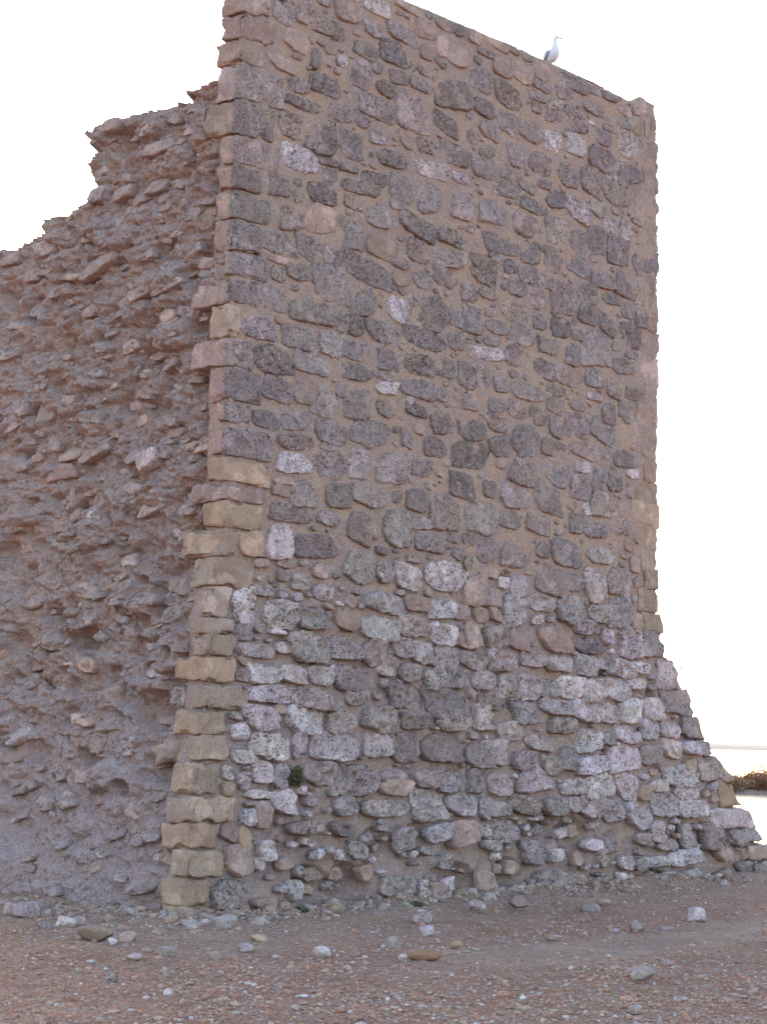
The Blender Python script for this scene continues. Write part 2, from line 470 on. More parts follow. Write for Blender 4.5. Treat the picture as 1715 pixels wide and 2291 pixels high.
CROPS.append((1000, 0, 3.011, """60,200,100,80,g 190,250,90,90,b 330,300,160,70,b 430,330,120,60,b 540,385,70,60,b 275,365,140,60,l 60,380,130,150,b 375,465,130,110,b
505,490,130,150,p 230,540,140,170,g 415,640,170,180,d 640,480,110,120,b 720,480,60,100,b 640,580,140,80,g 850,560,200,110,g 1000,610,70,60,g 1090,650,80,60,g
790,620,110,110,g 600,650,140,80,l 725,705,100,70,l 60,640,160,190,d 255,730,140,120,g 150,780,60,50,l 395,820,110,130,g 600,730,70,70,g 700,780,130,90,g
1010,740,190,100,g 860,810,160,170,d 560,890,150,150,g 710,950,110,130,w 870,980,110,150,w 980,830,50,25,w 1090,860,80,60,g 1035,925,130,110,g 1195,750,90,60,b
1200,830,100,90,g 1215,980,120,180,w 1280,860,60,100,b 1350,870,80,100,b 1275,740,50,70,b 1340,760,60,80,b 30,850,70,120,d 170,920,70,90,g
285,880,120,120,g 270,1020,110,80,g 70,1040,170,180,g 240,1120,150,150,g 470,1040,130,160,g 635,1100,130,140,g 1040,1070,150,160,g 820,1180,130,150,d 960,1210,120,200,d
1220,1170,140,130,g 140,1215,190,100,l 420,1180,110,80,g 390,1270,160,110,g 550,1260,110,80,g 660,1240,80,70,g 730,1340,120,130,g 1140,1290,180,200,g
105,1400,160,180,g 310,1430,190,170,g 590,1390,170,100,g 880,1400,150,160,l 1020,1410,100,100,g 1150,1430,80,60,g 1275,1500,90,50,g 530,1510,150,170,g
740,1560,140,180,g 885,1640,110,190,g 1000,1610,90,190,g 1095,1530,90,130,l 1200,1560,70,120,l 1140,1700,130,200,g 110,1610,210,120,d 350,1640,200,130,g
560,1700,130,160,g 1290,1620,70,90,b 1290,1730,120,120,g 60,1740,130,110,g 230,1760,150,100,g 320,1700,80,60,g"""))
CROPS.append((900, 500, 2.76, """360,100,230,110,d 610,115,170,130,g 955,75,130,150,g 1315,170,150,180,g 800,170,110,190,g 900,160,110,60,g 925,240,90,120,g
1080,265,150,120,g 570,205,70,60,g 290,225,180,130,g 105,170,120,150,d 500,290,180,190,d 665,265,80,80,d 130,375,90,90,g 270,370,150,160,g 415,425,100,120,l
530,430,100,70,g 705,400,90,100,g 775,320,100,110,g 890,360,110,90,g 825,460,110,130,g 1000,465,140,190,g 1140,440,110,130,g 1230,350,110,110,g 1375,380,130,150,g
1285,470,100,70,g 1385,540,80,90,g 1470,590,80,130,g 165,550,210,200,g 390,580,180,170,g 690,545,160,130,g 850,605,80,100,d 980,640,110,130,d 1155,570,130,130,g
1265,630,100,140,g 580,640,130,90,g 140,710,240,120,d 330,725,90,100,g 745,690,140,140,g 555,725,100,70,g 510,800,200,90,w 1080,690,70,70,d 1395,690,130,160,d
920,765,140,100,l 1195,770,160,200,g 1045,810,80,140,g 1315,750,50,80,l 1410,810,80,50,g 90,870,160,130,d 270,890,140,120,g 405,940,100,150,g 505,960,80,150,g
710,820,140,130,g 880,900,110,120,g 1360,880,140,100,g 1030,950,180,110,g 1175,950,90,110,g 1300,1000,80,140,l 95,1020,180,110,g 230,1050,90,90,g 615,990,100,110,g
770,1040,180,110,g 940,1030,120,80,g 1180,1070,90,50,l 1430,1045,100,90,g 45,1090,50,50,w 85,1150,140,90,d 390,1100,170,90,g 580,1120,110,90,g 705,1145,110,100,g
940,1130,100,100,g 830,1190,100,110,g 1080,1125,90,60,g 1380,1160,90,130,g 1275,1170,80,130,g 245,1230,140,150,d 425,1260,170,160,d 605,1240,150,110,d
945,1265,90,120,g 1080,1250,150,160,g 1245,1290,170,150,g 760,1340,150,190,g 605,1375,120,120,g 425,1430,190,160,d 200,1380,130,120,d 30,1310,60,150,g
940,1395,190,100,g 1160,1415,220,110,g 1365,1450,130,110,g 1110,1500,90,80,l 775,1535,190,170,g 960,1545,130,170,l 1100,1630,110,140,g 1210,1580,80,140,g
1300,1580,100,150,g 130,1510,130,110,d 375,1620,140,150,d 540,1640,80,100,g 700,1680,170,150,g 900,1710,160,160,g 1420,1545,80,60,w 95,1710,130,140,g
265,1780,160,220,g 480,1810,190,190,l 120,1850,120,80,l 660,1830,150,110,g 830,1850,150,130,g 1240,1740,140,150,l 1140,1760,50,80,w 1075,1860,90,120,g
1340,1870,110,100,g 1190,1890,140,90,g"""))
CROPS.append((400, 600, 2.76, """620,50,70,90,g 735,85,130,160,g 940,130,230,200,g 1145,200,150,190,g 1355,255,140,160,w 1510,90,80,90,d 1390,90,90,90,b
1560,275,200,220,g 500,375,200,150,g 820,265,270,160,g 1050,340,140,150,d 1260,400,190,120,g 720,430,180,130,g 930,465,140,160,l 1100,510,190,120,g 1520,450,240,140,d
580,565,220,170,d 830,580,230,150,g 1300,570,130,130,g 1470,585,160,130,d 1090,640,200,110,d 610,750,160,160,d 770,755,130,180,p 900,840,140,160,l 1100,845,170,190,g
1275,740,120,80,w 1450,730,210,120,g 1270,665,120,50,g 1290,870,110,100,g 1460,850,150,120,l 1000,760,70,90,g 530,935,160,110,g 720,940,150,130,g 940,1020,200,150,g
1175,1020,220,180,g 1370,1020,120,140,g 1560,1060,170,170,d 730,1075,210,100,g 920,1105,130,60,g 715,1205,180,120,w 930,1225,190,150,d 1120,1210,130,180,l
1310,1240,180,180,g 650,1310,120,50,b 640,1370,110,70,b 785,1395,150,150,l 985,1400,140,150,g 1170,1405,210,140,l 1440,1430,240,150,g 1510,1245,120,120,g
710,1510,250,130,g 920,1545,140,90,g 1110,1600,140,190,g 1215,1620,60,110,b 1345,1600,170,220,l 1500,1570,110,80,g 1620,1500,90,200,g 630,1690,150,200,w
860,1720,230,150,g 1540,1690,160,120,g 570,190,170,150,g"""))
CROPS.append((450, 1200, 2.548, """690,110,150,190,l 480,155,100,50,b 350,155,80,50,b 900,180,160,170,l 1040,200,80,120,l 1180,230,150,130,w 1380,225,190,160,w 1500,235,40,60,w
565,260,80,90,l 480,220,80,70,l 360,310,120,60,l 700,315,110,90,l 550,350,50,50,w 1050,385,220,110,l 1235,380,130,90,p 1370,410,120,110,w 1475,430,70,90,b
250,400,120,190,w 175,430,40,100,b 445,450,150,160,w 630,470,160,130,l 830,480,120,100,b 1000,520,190,130,w 1210,510,160,130,l 1380,560,140,120,w 1470,590,50,90,b
1545,560,90,150,b 235,545,100,100,l 440,545,110,35,w 600,630,190,190,l 810,640,160,130,l 995,660,160,150,g 1145,640,100,110,l 1265,665,120,120,l 1400,700,110,120,l
1540,705,170,90,l 320,650,210,80,l 470,635,90,80,l 255,710,80,60,b 370,785,170,110,w 525,785,160,110,w 235,790,80,80,l 680,800,140,100,l 870,810,160,130,g
1040,770,100,60,l 1195,780,120,100,l 1310,820,80,110,l 1430,815,140,110,l 1600,820,110,100,l 400,900,250,100,w 640,920,190,110,l 900,905,130,110,l 1160,905,180,150,g
1390,950,220,180,g 350,1045,160,130,w 300,985,70,60,b 440,985,60,60,b 600,1050,210,140,w 810,1060,160,140,l 1020,1040,160,140,l 1210,1050,140,100,g 1440,1060,200,100,l
1600,1030,120,140,l 220,1110,90,90,w 380,1200,190,130,w 565,1190,80,130,w 760,1200,230,150,l 1000,1200,130,130,l 1150,1200,140,160,g 1360,1210,220,150,g
1570,1250,120,140,l 240,1255,110,80,w 345,1350,90,120,w 145,1345,50,80,w 230,1390,60,90,w 450,1370,100,130,l 650,1350,190,120,l 880,1390,230,160,l 1100,1430,160,90,b
1100,1360,160,60,l 1290,1380,150,100,g 1430,1400,150,120,l 1570,1390,90,140,l 320,1470,170,50,w 470,1510,130,140,w 265,1600,70,90,w 345,1590,90,170,b 640,1500,70,80,l
830,1530,140,110,l 1050,1550,250,90,l 1275,1540,150,170,l 1490,1530,150,120,l 1620,1550,70,120,l 590,1660,200,80,d 810,1670,140,80,d 1350,1690,150,100,w 1510,1680,160,140,b"""))
CROPS.append((1000, 1200, 2.316, """200,65,110,120,g 355,85,140,150,g 500,70,70,80,g 625,90,150,130,g 800,100,140,90,l 555,230,150,140,g 205,185,80,60,b 140,285,110,150,b
230,290,120,150,b 290,240,60,70,w 370,260,90,110,w 660,240,110,100,l 770,270,90,140,l 760,180,110,30,l 890,240,120,130,l 345,385,120,150,w 245,395,70,80,b
65,390,60,90,b 480,340,130,80,l 640,380,120,130,l 775,400,80,80,l 895,395,100,140,l 975,440,50,90,b 170,410,80,80,b 720,470,130,80,l 250,520,130,120,l
370,530,110,120,b 130,510,80,130,b 955,555,100,150,w 725,570,120,80,d 560,530,160,130,b 130,640,150,80,l 285,645,130,110,l 440,640,110,80,l 590,660,150,80,l
715,670,100,100,w 820,660,80,60,l 910,685,130,100,w 1000,680,110,70,w 40,740,90,100,l 185,760,130,110,l 310,770,90,110,l 420,780,100,120,l 525,785,90,90,l
630,785,110,110,w 755,795,120,120,w 875,795,120,110,w 980,765,110,60,w 220,850,140,90,g 410,920,130,110,l 550,880,160,80,l 700,900,140,120,w 835,920,110,100,w
950,910,120,130,w 1065,890,90,120,w 1010,850,60,130,l 580,980,120,80,l 940,1030,130,90,w 1050,1000,80,110,w 1150,1000,110,80,w 700,960,80,60,l 740,1060,120,100,w
840,1050,90,80,l 610,1150,90,120,l 470,1070,120,80,l 160,960,140,110,g 320,1010,130,100,l 750,1180,150,90,w 920,1140,170,160,w 1045,1130,80,100,l 1165,1100,110,100,w
1270,1095,90,80,w 50,1110,120,100,g 230,1120,150,130,l 390,1160,120,90,l 540,1190,90,100,l 50,1260,110,100,l 160,1250,90,160,l 260,1280,100,110,l 450,1260,180,110,l
640,1300,110,80,w 790,1290,150,120,w 930,1290,100,140,w 1020,1330,60,80,o 1100,1290,100,60,w 1200,1240,130,110,w 1255,1190,70,70,k 1290,1250,60,80,b 1240,1330,120,60,w
1125,1390,120,120,w 1280,1410,160,90,w 90,1400,130,110,l 250,1410,130,90,l 400,1390,140,90,l 560,1400,110,90,l 745,1400,110,110,l 650,1390,70,80,l 850,1420,90,120,l
990,1440,120,150,w 1065,1400,40,70,b 100,1520,150,130,b 270,1530,180,110,l 460,1460,60,30,w 515,1460,60,40,w 870,1560,160,150,l 1090,1530,60,110,l 1250,1550,50,120,l
1380,1560,110,140,l 1470,1450,140,80,w 1530,1510,80,50,w 1150,1600,100,60,l 1015,1570,90,60,l 750,1600,90,60,w 450,1640,90,130,l 240,1600,100,60,l 1095,1685,130,60,w
1230,1665,130,80,w 920,1690,60,70,l 990,1700,60,60,l"""))
CROPS.append((860, 1880, 1.937, """55,200,140,90,l 170,210,50,80,l 225,215,60,70,b 650,60,90,120,w 675,235,60,70,w 720,180,110,100,l 820,180,80,80,l 905,20,60,50,w
1050,105,60,80,w 1110,110,40,110,w 1185,100,110,50,w 1300,80,110,60,w 1340,150,60,60,w 1235,20,90,40,w 1175,160,80,50,g 1240,160,50,50,l 1560,115,50,50,l 1600,70,80,50,l
1410,15,80,60,l 440,180,60,90,b 590,120,70,60,b 1480,60,70,50,b"""))
CROPS.append((340, 1680, 4.6, """1130,1565,200,110,b 1330,1620,110,150,p 1490,1440,140,190,w 1180,1030,150,200,w 1085,1165,110,150,w 975,680,110,150,w 1120,640,150,300,b
1130,230,180,220,w 770,240,100,180,w 930,310,130,150,w 765,390,120,170,o 940,890,110,220,k 870,1110,240,340,b 800,1490,300,300,l 800,850,180,160,p"""))
CROPS.append((400, 600, 2.76, "465,1400,150,110,p 460,1700,170,160,k 430,300,80,100,o"))

def px_scale(px, py):
    s, z = front_sz(px, py)
    p0 = project(front_pt(np.array([s]), np.array([z]), np.array([0.]))[0])
    p1 = project(front_pt(np.array([s + .1]), np.array([z]), np.array([0.]))[0])
    p2 = project(front_pt(np.array([s]), np.array([z + .1]), np.array([0.]))[0])
    return s, z, (p1[0] - p0[0]) / .1, (p1[1] - p0[1]) / .1, -(p2[1] - p0[1]) / .1

# occupancy map of the front face, 1 cm cells
GS, GZ = 1100, 980
occ = np.zeros((GZ, GS), dtype=bool)
S_OFF = 1.0
def cells(s, z, a, b, rot=0.0, grow=0.0):
    i0 = max(0, int((z - b - a - grow) * 100)); i1 = min(GZ, int((z + b + a + grow) * 100) + 1)
    j0 = max(0, int((s + S_OFF - a - b - grow) * 100)); j1 = min(GS, int((s + S_OFF + a + b + grow) * 100) + 1)
    if i1 <= i0 or j1 <= j0: return None
    zz = (np.arange(i0, i1) + .5) / 100 - z; ss = (np.arange(j0, j1) + .5) / 100 - S_OFF - s
    c, sn = math.cos(rot), math.sin(rot)
    X = ss[None, :] * c + zz[:, None] * sn; Y = -ss[None, :] * sn + zz[:, None] * c
    m = (np.abs(X) / (a + grow)) ** 2.8 + (np.abs(Y) / (b + grow)) ** 2.8 < 1
    return (slice(i0, i1), slice(j0, j1)), m

# quoins first: (y top, y bottom at the arris, left x, right x, kind front)
QUOINS = [(-165, -100, 500, 640, 'p'), (-96, -34, 515, 612, 'p'), (-30, 24, 495, 606, 'p'), (27, 82, 493, 620, 'p'), (85, 137, 479, 591, 'p'), (140, 217, 483, 638, 'g'), (220, 296, 452, 613, 'g'), (299, 361, 495, 629, 'g'),
          (366, 424, 484, 584, 'g'), (429, 486, 483, 609, 'g'), (489, 556, 479, 584, 'g'), (562, 614, 506, 599, 'g'), (618, 677, 431, 581, 'g'), (680, 750, 469, 540, 'o'),
          (754, 816, 429, 567, 'g'), (819, 894, 469, 585, 'g'), (897, 942, 482, 559, 'g'), (951, 1019, 470, 617, 'g'), (1022, 1076, 460, 610, 'k'), (1079, 1118, 425, 541, 'p'),
          (1120, 1180, 452, 592, 'k'), (1182, 1242, 405, 536, 'o'), (1245, 1309, 427, 568, 'o'), (1312, 1380, 450, 520, 'o'), (1383, 1418, 436, 525, 'o'), (1420, 1467, 431, 533, 'o'),
          (1470, 1523, 389, 529, 'k'), (1528, 1585, 428, 557, 'o'), (1588, 1643, 390, 514, 'k'), (1647, 1703, 420, 514, 'o'), (1706, 1776, 383, 490, 'o'), (1779, 1841, 372, 529, 'o'),
          (1843, 1899, 358, 496, 'k'), (1902, 1965, 383, 510, 'o'), (1968, 2028, 356, 470, 'k'), (2031, 2085, 360, 492, 'o')]
qr = random.Random(5)
def block(name, pf, dims, r, parent, tint, amp=.012, nseed=0, dens=.035, warp=.02):
    """a squared stone: pf maps local (a, b, c) metres to world"""
    n = [int(np.clip(round(d / dens) + 3, 5, 16)) for d in dims]
    Q, Fq = rbox(*n)
    P, nrm = rounded(Q, [d / 2 for d in dims], r)
    seedv = nseed * 3.7
    Wp = v3(fbm(P * 4 + seedv, 2, seed=3), fbm(P * 4 + seedv + 31, 2, seed=5), fbm(P * 4 + seedv + 57, 2, seed=9))
    P = P + Wp * warp * 1.6
    L = fbm(P * 13 + seedv, 4, .6, seed=nseed)[:, None]
    e = np.clip(np.abs(Q).max(1) - 0, 0, 1)
    corner = (np.abs(Q) > .8).sum(1)[:, None]
    chip = np.clip(vnoise(P * 9 + seedv + 9, 4)[:, None] - .1, 0, 1) * (corner >= 2) * .085
    P = P + nrm * (L * amp * 1.5 - chip)
    Wd = pf(P)
    ctr = Wd.mean(0)
    return mk(name, Wd, Fq, M_STONE, parent, tint, loc=ctr)
for qi, (y0, y1, xl, xr, k) in enumerate(QUOINS):
    z1, z0 = z_arris(y0), z_arris(y1)
    zm = (z0 + z1) / 2; ym = (y0 + y1) / 2
    ax = float(np.interp(ym, _yz, [p[0] for p in ARRIS]))
    _, _, sx, _, _ = px_scale(ax, ym)
    wf = max(.14, (xr - ax) / sx)
    t, _ = side_tz(xl, ym + (ax - xl) * .25 * (1 if ym < 1400 else .0))
    wt = float(np.clip(t, .12, .75))
    hh = z1 - z0 - .001
    pr = .020 + qr.uniform(-.006, .010)
    def pf(P, z0=z0, hh=hh, wf=wf, wt=wt, pr=pr):
        z = z0 + hh / 2 + P[:, 2]
        s = wf / 2 + P[:, 0] - pr; tt = wt / 2 + P[:, 1] - pr
        return P_ar(z) + s[:, None] * U + tt[:, None] * Vv
    kk = k
    if qr.random() < .2 and k == 'g': kk = 'd'
    tn = tint_of(kk, qr)
    o = block('quoin', pf, (wf, wt, hh), .014 if zm > 3.5 else .022, tower, None, .012, qi, .026, .016)
    # grey quoins turn paler and pinker on their side face, with fewer pits
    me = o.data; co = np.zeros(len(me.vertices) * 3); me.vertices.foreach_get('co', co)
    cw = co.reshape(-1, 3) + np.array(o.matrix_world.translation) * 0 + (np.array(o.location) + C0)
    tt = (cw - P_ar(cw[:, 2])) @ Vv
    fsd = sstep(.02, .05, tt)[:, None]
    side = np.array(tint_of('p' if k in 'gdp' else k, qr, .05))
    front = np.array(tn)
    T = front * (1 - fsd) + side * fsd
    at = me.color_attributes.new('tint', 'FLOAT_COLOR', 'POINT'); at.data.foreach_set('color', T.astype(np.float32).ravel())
    sl = s_left(zm)
    c = cells(sl + wf / 2, zm, wf / 2, hh / 2)
    if c: occ[c[0]] |= True if False else c[1]
    i0, i1 = int(z0 * 100), int(z1 * 100); j1 = int((sl + wf + S_OFF) * 100)
    if i1 > 0: occ[max(0, i0):i1 + 1, :j1] = True

# right-hand edge blocks: (x0, x1, y0, y1, kind)
EDGE = [(1432, 1470, 232, 262, 'p'), (1440, 1472, 268, 312, 'p'), (1430, 1472, 318, 378, 'p'), (1436, 1472, 384, 428, 'p'), (1418, 1470, 432, 495, 'p'), (1428, 1474, 500, 556, 'p'), (1410, 1475, 562, 616, 'g'), (1432, 1473, 622, 688, 'p'),
        (1440, 1475, 694, 742, 'p'), (1435, 1475, 748, 798, 'p'), (1430, 1473, 804, 858, 'p'), (1442, 1472, 862, 908, 'p'), (1425, 1472, 914, 952, 'p'), (1415, 1471, 956, 1000, 'p'),
        (1450, 1469, 1004, 1032, 'o'), (1438, 1468, 1036, 1078, 'o'), (1422, 1472, 1082, 1126, 'o'), (1410, 1470, 1130, 1178, 'o'), (1440, 1470, 1182, 1228, 'o'), (1434, 1471, 1232, 1276, 'o'),
        (1440, 1473, 1280, 1318, 'o'), (1428, 1472, 1322, 1368, 'o'), (1437, 1478, 1372, 1416, 'o'), (1434, 1484, 1420, 1472, 'l'), (1468, 1514, 1478, 1538, 'l'), (1478, 1543, 1545, 1598, 'l'),
        (1527, 1570, 1605, 1650, 'l'), (1560, 1590, 1657, 1690, 'l'), (1562, 1626, 1700, 1748, 'l'), (1606, 1648, 1762, 1806, 'k'), (1590, 1680, 1812, 1850, 'w'), (1640, 1700, 1856, 1886, 'l'), (1668, 1724, 1892, 1925, 'b'), (1690, 1745, 1930, 1965, 'l')]
er = random.Random(9)
for ei, (x0, x1, y0, y1, k) in enumerate(EDGE):
    sa, za = front_sz((x0 + x1) / 2, y0 - 2); sb, zb = front_sz((x0 + x1) / 2, y1 - 2)
    zm = (za + zb) / 2
    s0 = front_sz(x0, (y0 + y1) / 2)[0]; s1 = front_sz(x1, (y0 + y1) / 2)[0]
    if zm > 3.4: s1 = float(s_right(zm)) + er.uniform(-.012, .012)
    hh = za - zb + (.05 if zm > 3.4 else .035); ws = s1 - s0; wd = er.uniform(.28, .42)
    slope = (s_right(zm - .1) - s_right(zm + .1)) / .2
    top = np.clip(slope, 0, 1.2)
    pr = er.uniform(.0, .012) + (.015 if zm < 3.2 else 0)
    def pf(P, s0=s0, s1=s1, zm=zm, wd=wd, ws=ws, hh=hh, top=top, pr=pr):
        z = zm + P[:, 2]
        f = (P[:, 0] / ws + .5)
        s = (s0 + s1) / 2 + P[:, 0] - np.clip(f, 0, 1) * P[:, 2] * top * .85
        return front_pt(s, z, pr - wd / 2 - P[:, 1])
    block('quoin', pf, (ws, wd, hh), .014 if zm > 3.2 else .03, tower, tint_of(k, er), .012, 100 + ei, .03, .012 if zm > 3.2 else .03)
    i0, i1 = int(zb * 100), int(za * 100)
    if i1 > 0: occ[max(0, i0):i1 + 1, int((s0 + S_OFF) * 100) - 1:] = True

# hollows eaten into the face: (px, py, radius m, depth m)
HOLLOW = [(705, 1985, .28, .22), (790, 1985, .32, .24), (1035, 1985, .35, .18), (1150, 1965, .3, .16), (1225, 1850, .28, .16), (1290, 1870, .3, .14), (1135, 1290, .10, .10),
          (1112, 1298, .08, .12), (1350, 1500, .14, .12), (1460, 1560, .12, .1), (1600, 1640, .12, .1), (690, 1790, .16, .1), (1360, 1690, .12, .12), (850, 1900, .3, .10), (940, 1880, .25, .08),
          (1300, 1385, .12, .08), (1350, 1380, .12, .1), (1375, 1880, .15, .12), (700, 150, .05, .04), (758, 140, .05, .07), (1440, 1640, .1, .08), (1550, 1760, .12, .08)]
HSZ = [(*front_sz(a, b), r, d) for a, b, r, d in HOLLOW]
def low_front(s, z):
    P = v3(s, 0 * s, z)
    h = .022 * fbm(P * 1.1, 3, seed=21) + .010 * fbm(P * 4.3, 2, seed=22)
    lo = sstep(3.6, 1.5, z)
    h = h + lo * (.05 * fbm(P * 1.7 + 5, 3, seed=23))
    for hs, hz, r, d in HSZ:
        q = ((s - hs) / r) ** 2 + ((z - hz) / (r * .75)) ** 2
        h = h - d * np.clip(1 - q, 0, 1) ** .7
    return h
def mortar_h(s, z):
    P = v3(s, 0 * s, z)
    lo = sstep(4.2, 2.6, z + .5 * fbm(P * .8, 2, seed=31))
    vlo = sstep(1.3, .5, z)
    h = low_front(s, z) - .006 + .007 * fbm(P * 9, 4, .6, seed=24)
    h = h - lo * (.022 + .034 * (fbm(P * 5, 4, .6, seed=25) + .3)) - vlo * .04 * (1 + fbm(P * 4, 3, seed=26))
    h = h + lo * .018 * cobble(P * 14, 61, .6) + .012 * cobble(P * 9, 62, .3) + .006 * fbm(P * 22, 2, seed=63)
    return h

# ---- stones on the face
STONES = []     # (s, z, a, b, rot, kind, size)
sr = random.Random(3)
def add_stone(s, z, a, b, rot, k, maxov=.28, shrink=True):
    if z < -.1 or z + b > Hs(s) - .0: return False
    c = cells(s, z, a, b, rot)
    if c is None or c[1].sum() == 0: return False
    ov = (occ[c[0]] & c[1]).sum() / c[1].sum()
    if ov > maxov: return False
    if shrink and ov > .05:
        f = 1 - ov * .45; a *= f; b *= f
    if s + a > s_right(z) + .01 or s - a < s_left(z): 
        if s > s_right(z) - .02 or s < s_left(z) + .02: return False
    c = cells(s, z, a, b, rot, .008)
    occ[c[0]] |= c[1]
    STONES.append((s, z, a, b, rot, k))
    return True
for (ox, oy, sc, txt) in CROPS:
    for tok in txt.split():
        a = tok.split(','); cx, cy, w, h = map(float, a[:4])
        px, py, w, h = ox + cx / sc, oy + cy / sc, w / sc, h / sc
        s, z, sx, sy, sz = px_scale(px, py)
        wm = w / sx; hm = max(.7 * h, h - .25 * abs(sy / sx) * w) / sz
        add_stone(s, z, wm / 2 * 1.14, hm / 2 * 1.13, sr.uniform(-.10, .10) - .02, a[4], .45)
n_read = len(STONES)
# gaps filled with the small stones between the big ones
for k in range(26000):
    z = sr.uniform(-.05, H - .06); s = sr.uniform(0, 10.6)
    if z < .6 and sr.random() < .75: continue
    if s > s_right(z) - .03 or s < s_left(z) + .1: continue
    lo = z < 3.2
    f = k / 26000
    a = (.10 * (1 - f) + .028) * sr.uniform(.7, 1.3); b = a * sr.uniform(.38, .95)
    if not lo and f > .5 and sr.random() < .15: continue
    kd = sr.choice('lllwwbb' if lo else 'gggbbpl')
    g = .007
    c = cells(s, z, a, b, 0, g)
    if c is None or (occ[c[0]] & c[1]).any(): continue
    add_stone(s, z, a, b, sr.uniform(-.35, .35), kd, .02, False)
print('stones read', n_read, 'all', len(STONES))

def stone_geo(i, s, z, a, b, rot, k, M, K, prfun, hfun, amp=1.0):
    r = random.Random(i * 31 + 5)
    th = np.linspace(0, 2 * np.pi, M, endpoint=False) + r.uniform(0, .2)
    c, sn = np.cos(th), np.sin(th)
    # a quarried outline: an uneven polygon of 5 to 8 sides with its corners worn
    acc = 0; off = r.uniform(0, 50)
    sides = [(0, 1), (90, 1), (180, 1), (270, 1)] + [(r.choice((35, 55, 125, 145, 215, 235, 305, 325)) + r.uniform(-8, 8), r.uniform(1.0, 1.22)) for _ in range(r.choice((2, 3, 3, 4)))]
    X1, Y1 = c / a, sn / b
    for ph, dd in sides:
        p_ = math.radians(ph + r.uniform(-11, 11)); dd *= r.uniform(.86, 1.06)
        acc = acc + np.clip((X1 * math.cos(p_) + Y1 * math.sin(p_)) / dd, 0, None) ** 11
    rad = acc ** (-1 / 11.0)
    rad = rad * (1 + .07 * vnoise(v3(c * 1.6 + off, sn * 1.6, 0 * c), 41) + .08 * vnoise(v3(c * 4.3 + off, sn * 4.3, 0 * c), 42) + .045 * vnoise(v3(c * 10 + off, sn * 10, 0 * c), 43))
    fr = np.array([0.1, .22, .34, .46, .57, .67, .76, .84, .90, .955, 1.0, 1.01, 1.0] if K == 13 else [0.12, .3, .5, .68, .82, .91, .97, 1.0, 1.01, 1.0] if K == 10 else [.2, .45, .7, .87, .97, 1.0, 1.0])
    prof = np.array([1, 1, 1, 1, 1, .99, .98, .96, .93, .84, .4, -.3, -1.2] if K == 13 else [1, 1, 1, .99, .97, .92, .8, .35, -.3, -1.2] if K == 10 else [1, .98, .93, .78, .5, .1, -1.2])
    X = np.concatenate([[0], (fr[:, None] * rad * c).ravel()]); Y = np.concatenate([[0], (fr[:, None] * rad * sn).ravel()])
    pf = np.concatenate([[1], np.repeat(prof, M)])
    cr, sr_ = math.cos(rot), math.sin(rot)
    S = s + X * cr - Y * sr_; Z = z + X * sr_ + Y * cr
    p = prfun(r, z, min(a, b))
    hb = hfun(np.array([s]), np.array([z]))[0]
    fine = fbm(v3(S, 0 * S + i, Z) * 11, 4, .6, seed=51)
    pitf = TINT[k][1]; rough = 1.0 if z < 3.3 else 0.0
    pt = np.clip(fbm(v3(S, 0 * S + i * .7, Z) * 26, 2, .5, seed=52) - .12, 0, 1) * pitf
    top = (pf > 0)
    hole = np.clip(vnoise(v3(S, 0 * S + i * 1.7, Z) * 13, 53) - .25, 0, .5) * 2 * pitf * rough
    tx, ty = r.uniform(-.10, .10) * (1 + rough), r.uniform(-.16, .08) * (1 + rough)
    size = min(a, b)
    hh = hb + np.where(pf > 0, pf * p, pf * .05) + top * ((.030 * fine) * amp * min(1, size / .1) * (.65 + rough) - (.05 * pt + .045 * hole) * amp * (pf > .6)) + top * pf * (X * tx + Y * ty)
    V = np.stack([S, Z, hh], 1)
    faces = []
    nR = len(fr)
    tri = [[0, 1 + j, 1 + (j + 1) % M, 1 + (j + 1) % M] for j in range(M)]
    q = []
    for rI in range(nR - 1):
        o = 1 + rI * M
        for j in range(M):
            j2 = (j + 1) % M
            q.append([o + j, o + M + j, o + M + j2, o + j2])
    return V, [[0, 1 + j, 1 + (j + 1) % M] for j in range(M)], q
def pr_front(r, z, size):
    lo = float(sstep(3.9, 2.2, np.array(z)))
    return r.uniform(.010, .024) + lo * r.uniform(.008, .045)
front = None
# mortar sheet with the wall behind it
rows = np.concatenate([np.linspace(-.35, 4.2, 300), np.linspace(4.2, H - .0, 240)[1:]])
NC = 520
f = np.linspace(0, 1, NC)[None, :]
ZZ = np.repeat(rows[:, None], NC, 1)
SL = s_left(ZZ) + .03; SR = s_right(np.clip(ZZ, 0, None)) - .05
SS = SL + (SR - SL) * f
ZZ = np.where(ZZ > 4.2, 4.2 + (ZZ - 4.2) * (Hs(SS) - 4.2) / (H - 4.2), ZZ)
HHm = mortar_h(SS, ZZ)
topfade = sstep(H - .02, H - .10, ZZ)
A = front_pt(SS, ZZ, HHm)
A[-1, :, 2] += .015 * fbm(v3(SS[-1] * 3, 0 * SS[-1], 0 * SS[-1]), 3, seed=71)
thick = .26 + 1.0 * sstep(.2, 1.6, SS - SL) + .04 * fbm(v3(SS, 0 * SS, ZZ) * 3, 3, seed=72)
B = A + thick[..., None] * Vv
Vm, Fm = closed_sheet(A, B)
front = mk('front_wall', Vm, Fm, M_MORTAR, tower, loc=C0)
order = sorted(range(len(STONES)), key=lambda i: -(STONES[i][2] * STONES[i][3]))
bigset = set(order[:300])
accV, accQ, accT, accC, nacc = [], [], [], [], 0
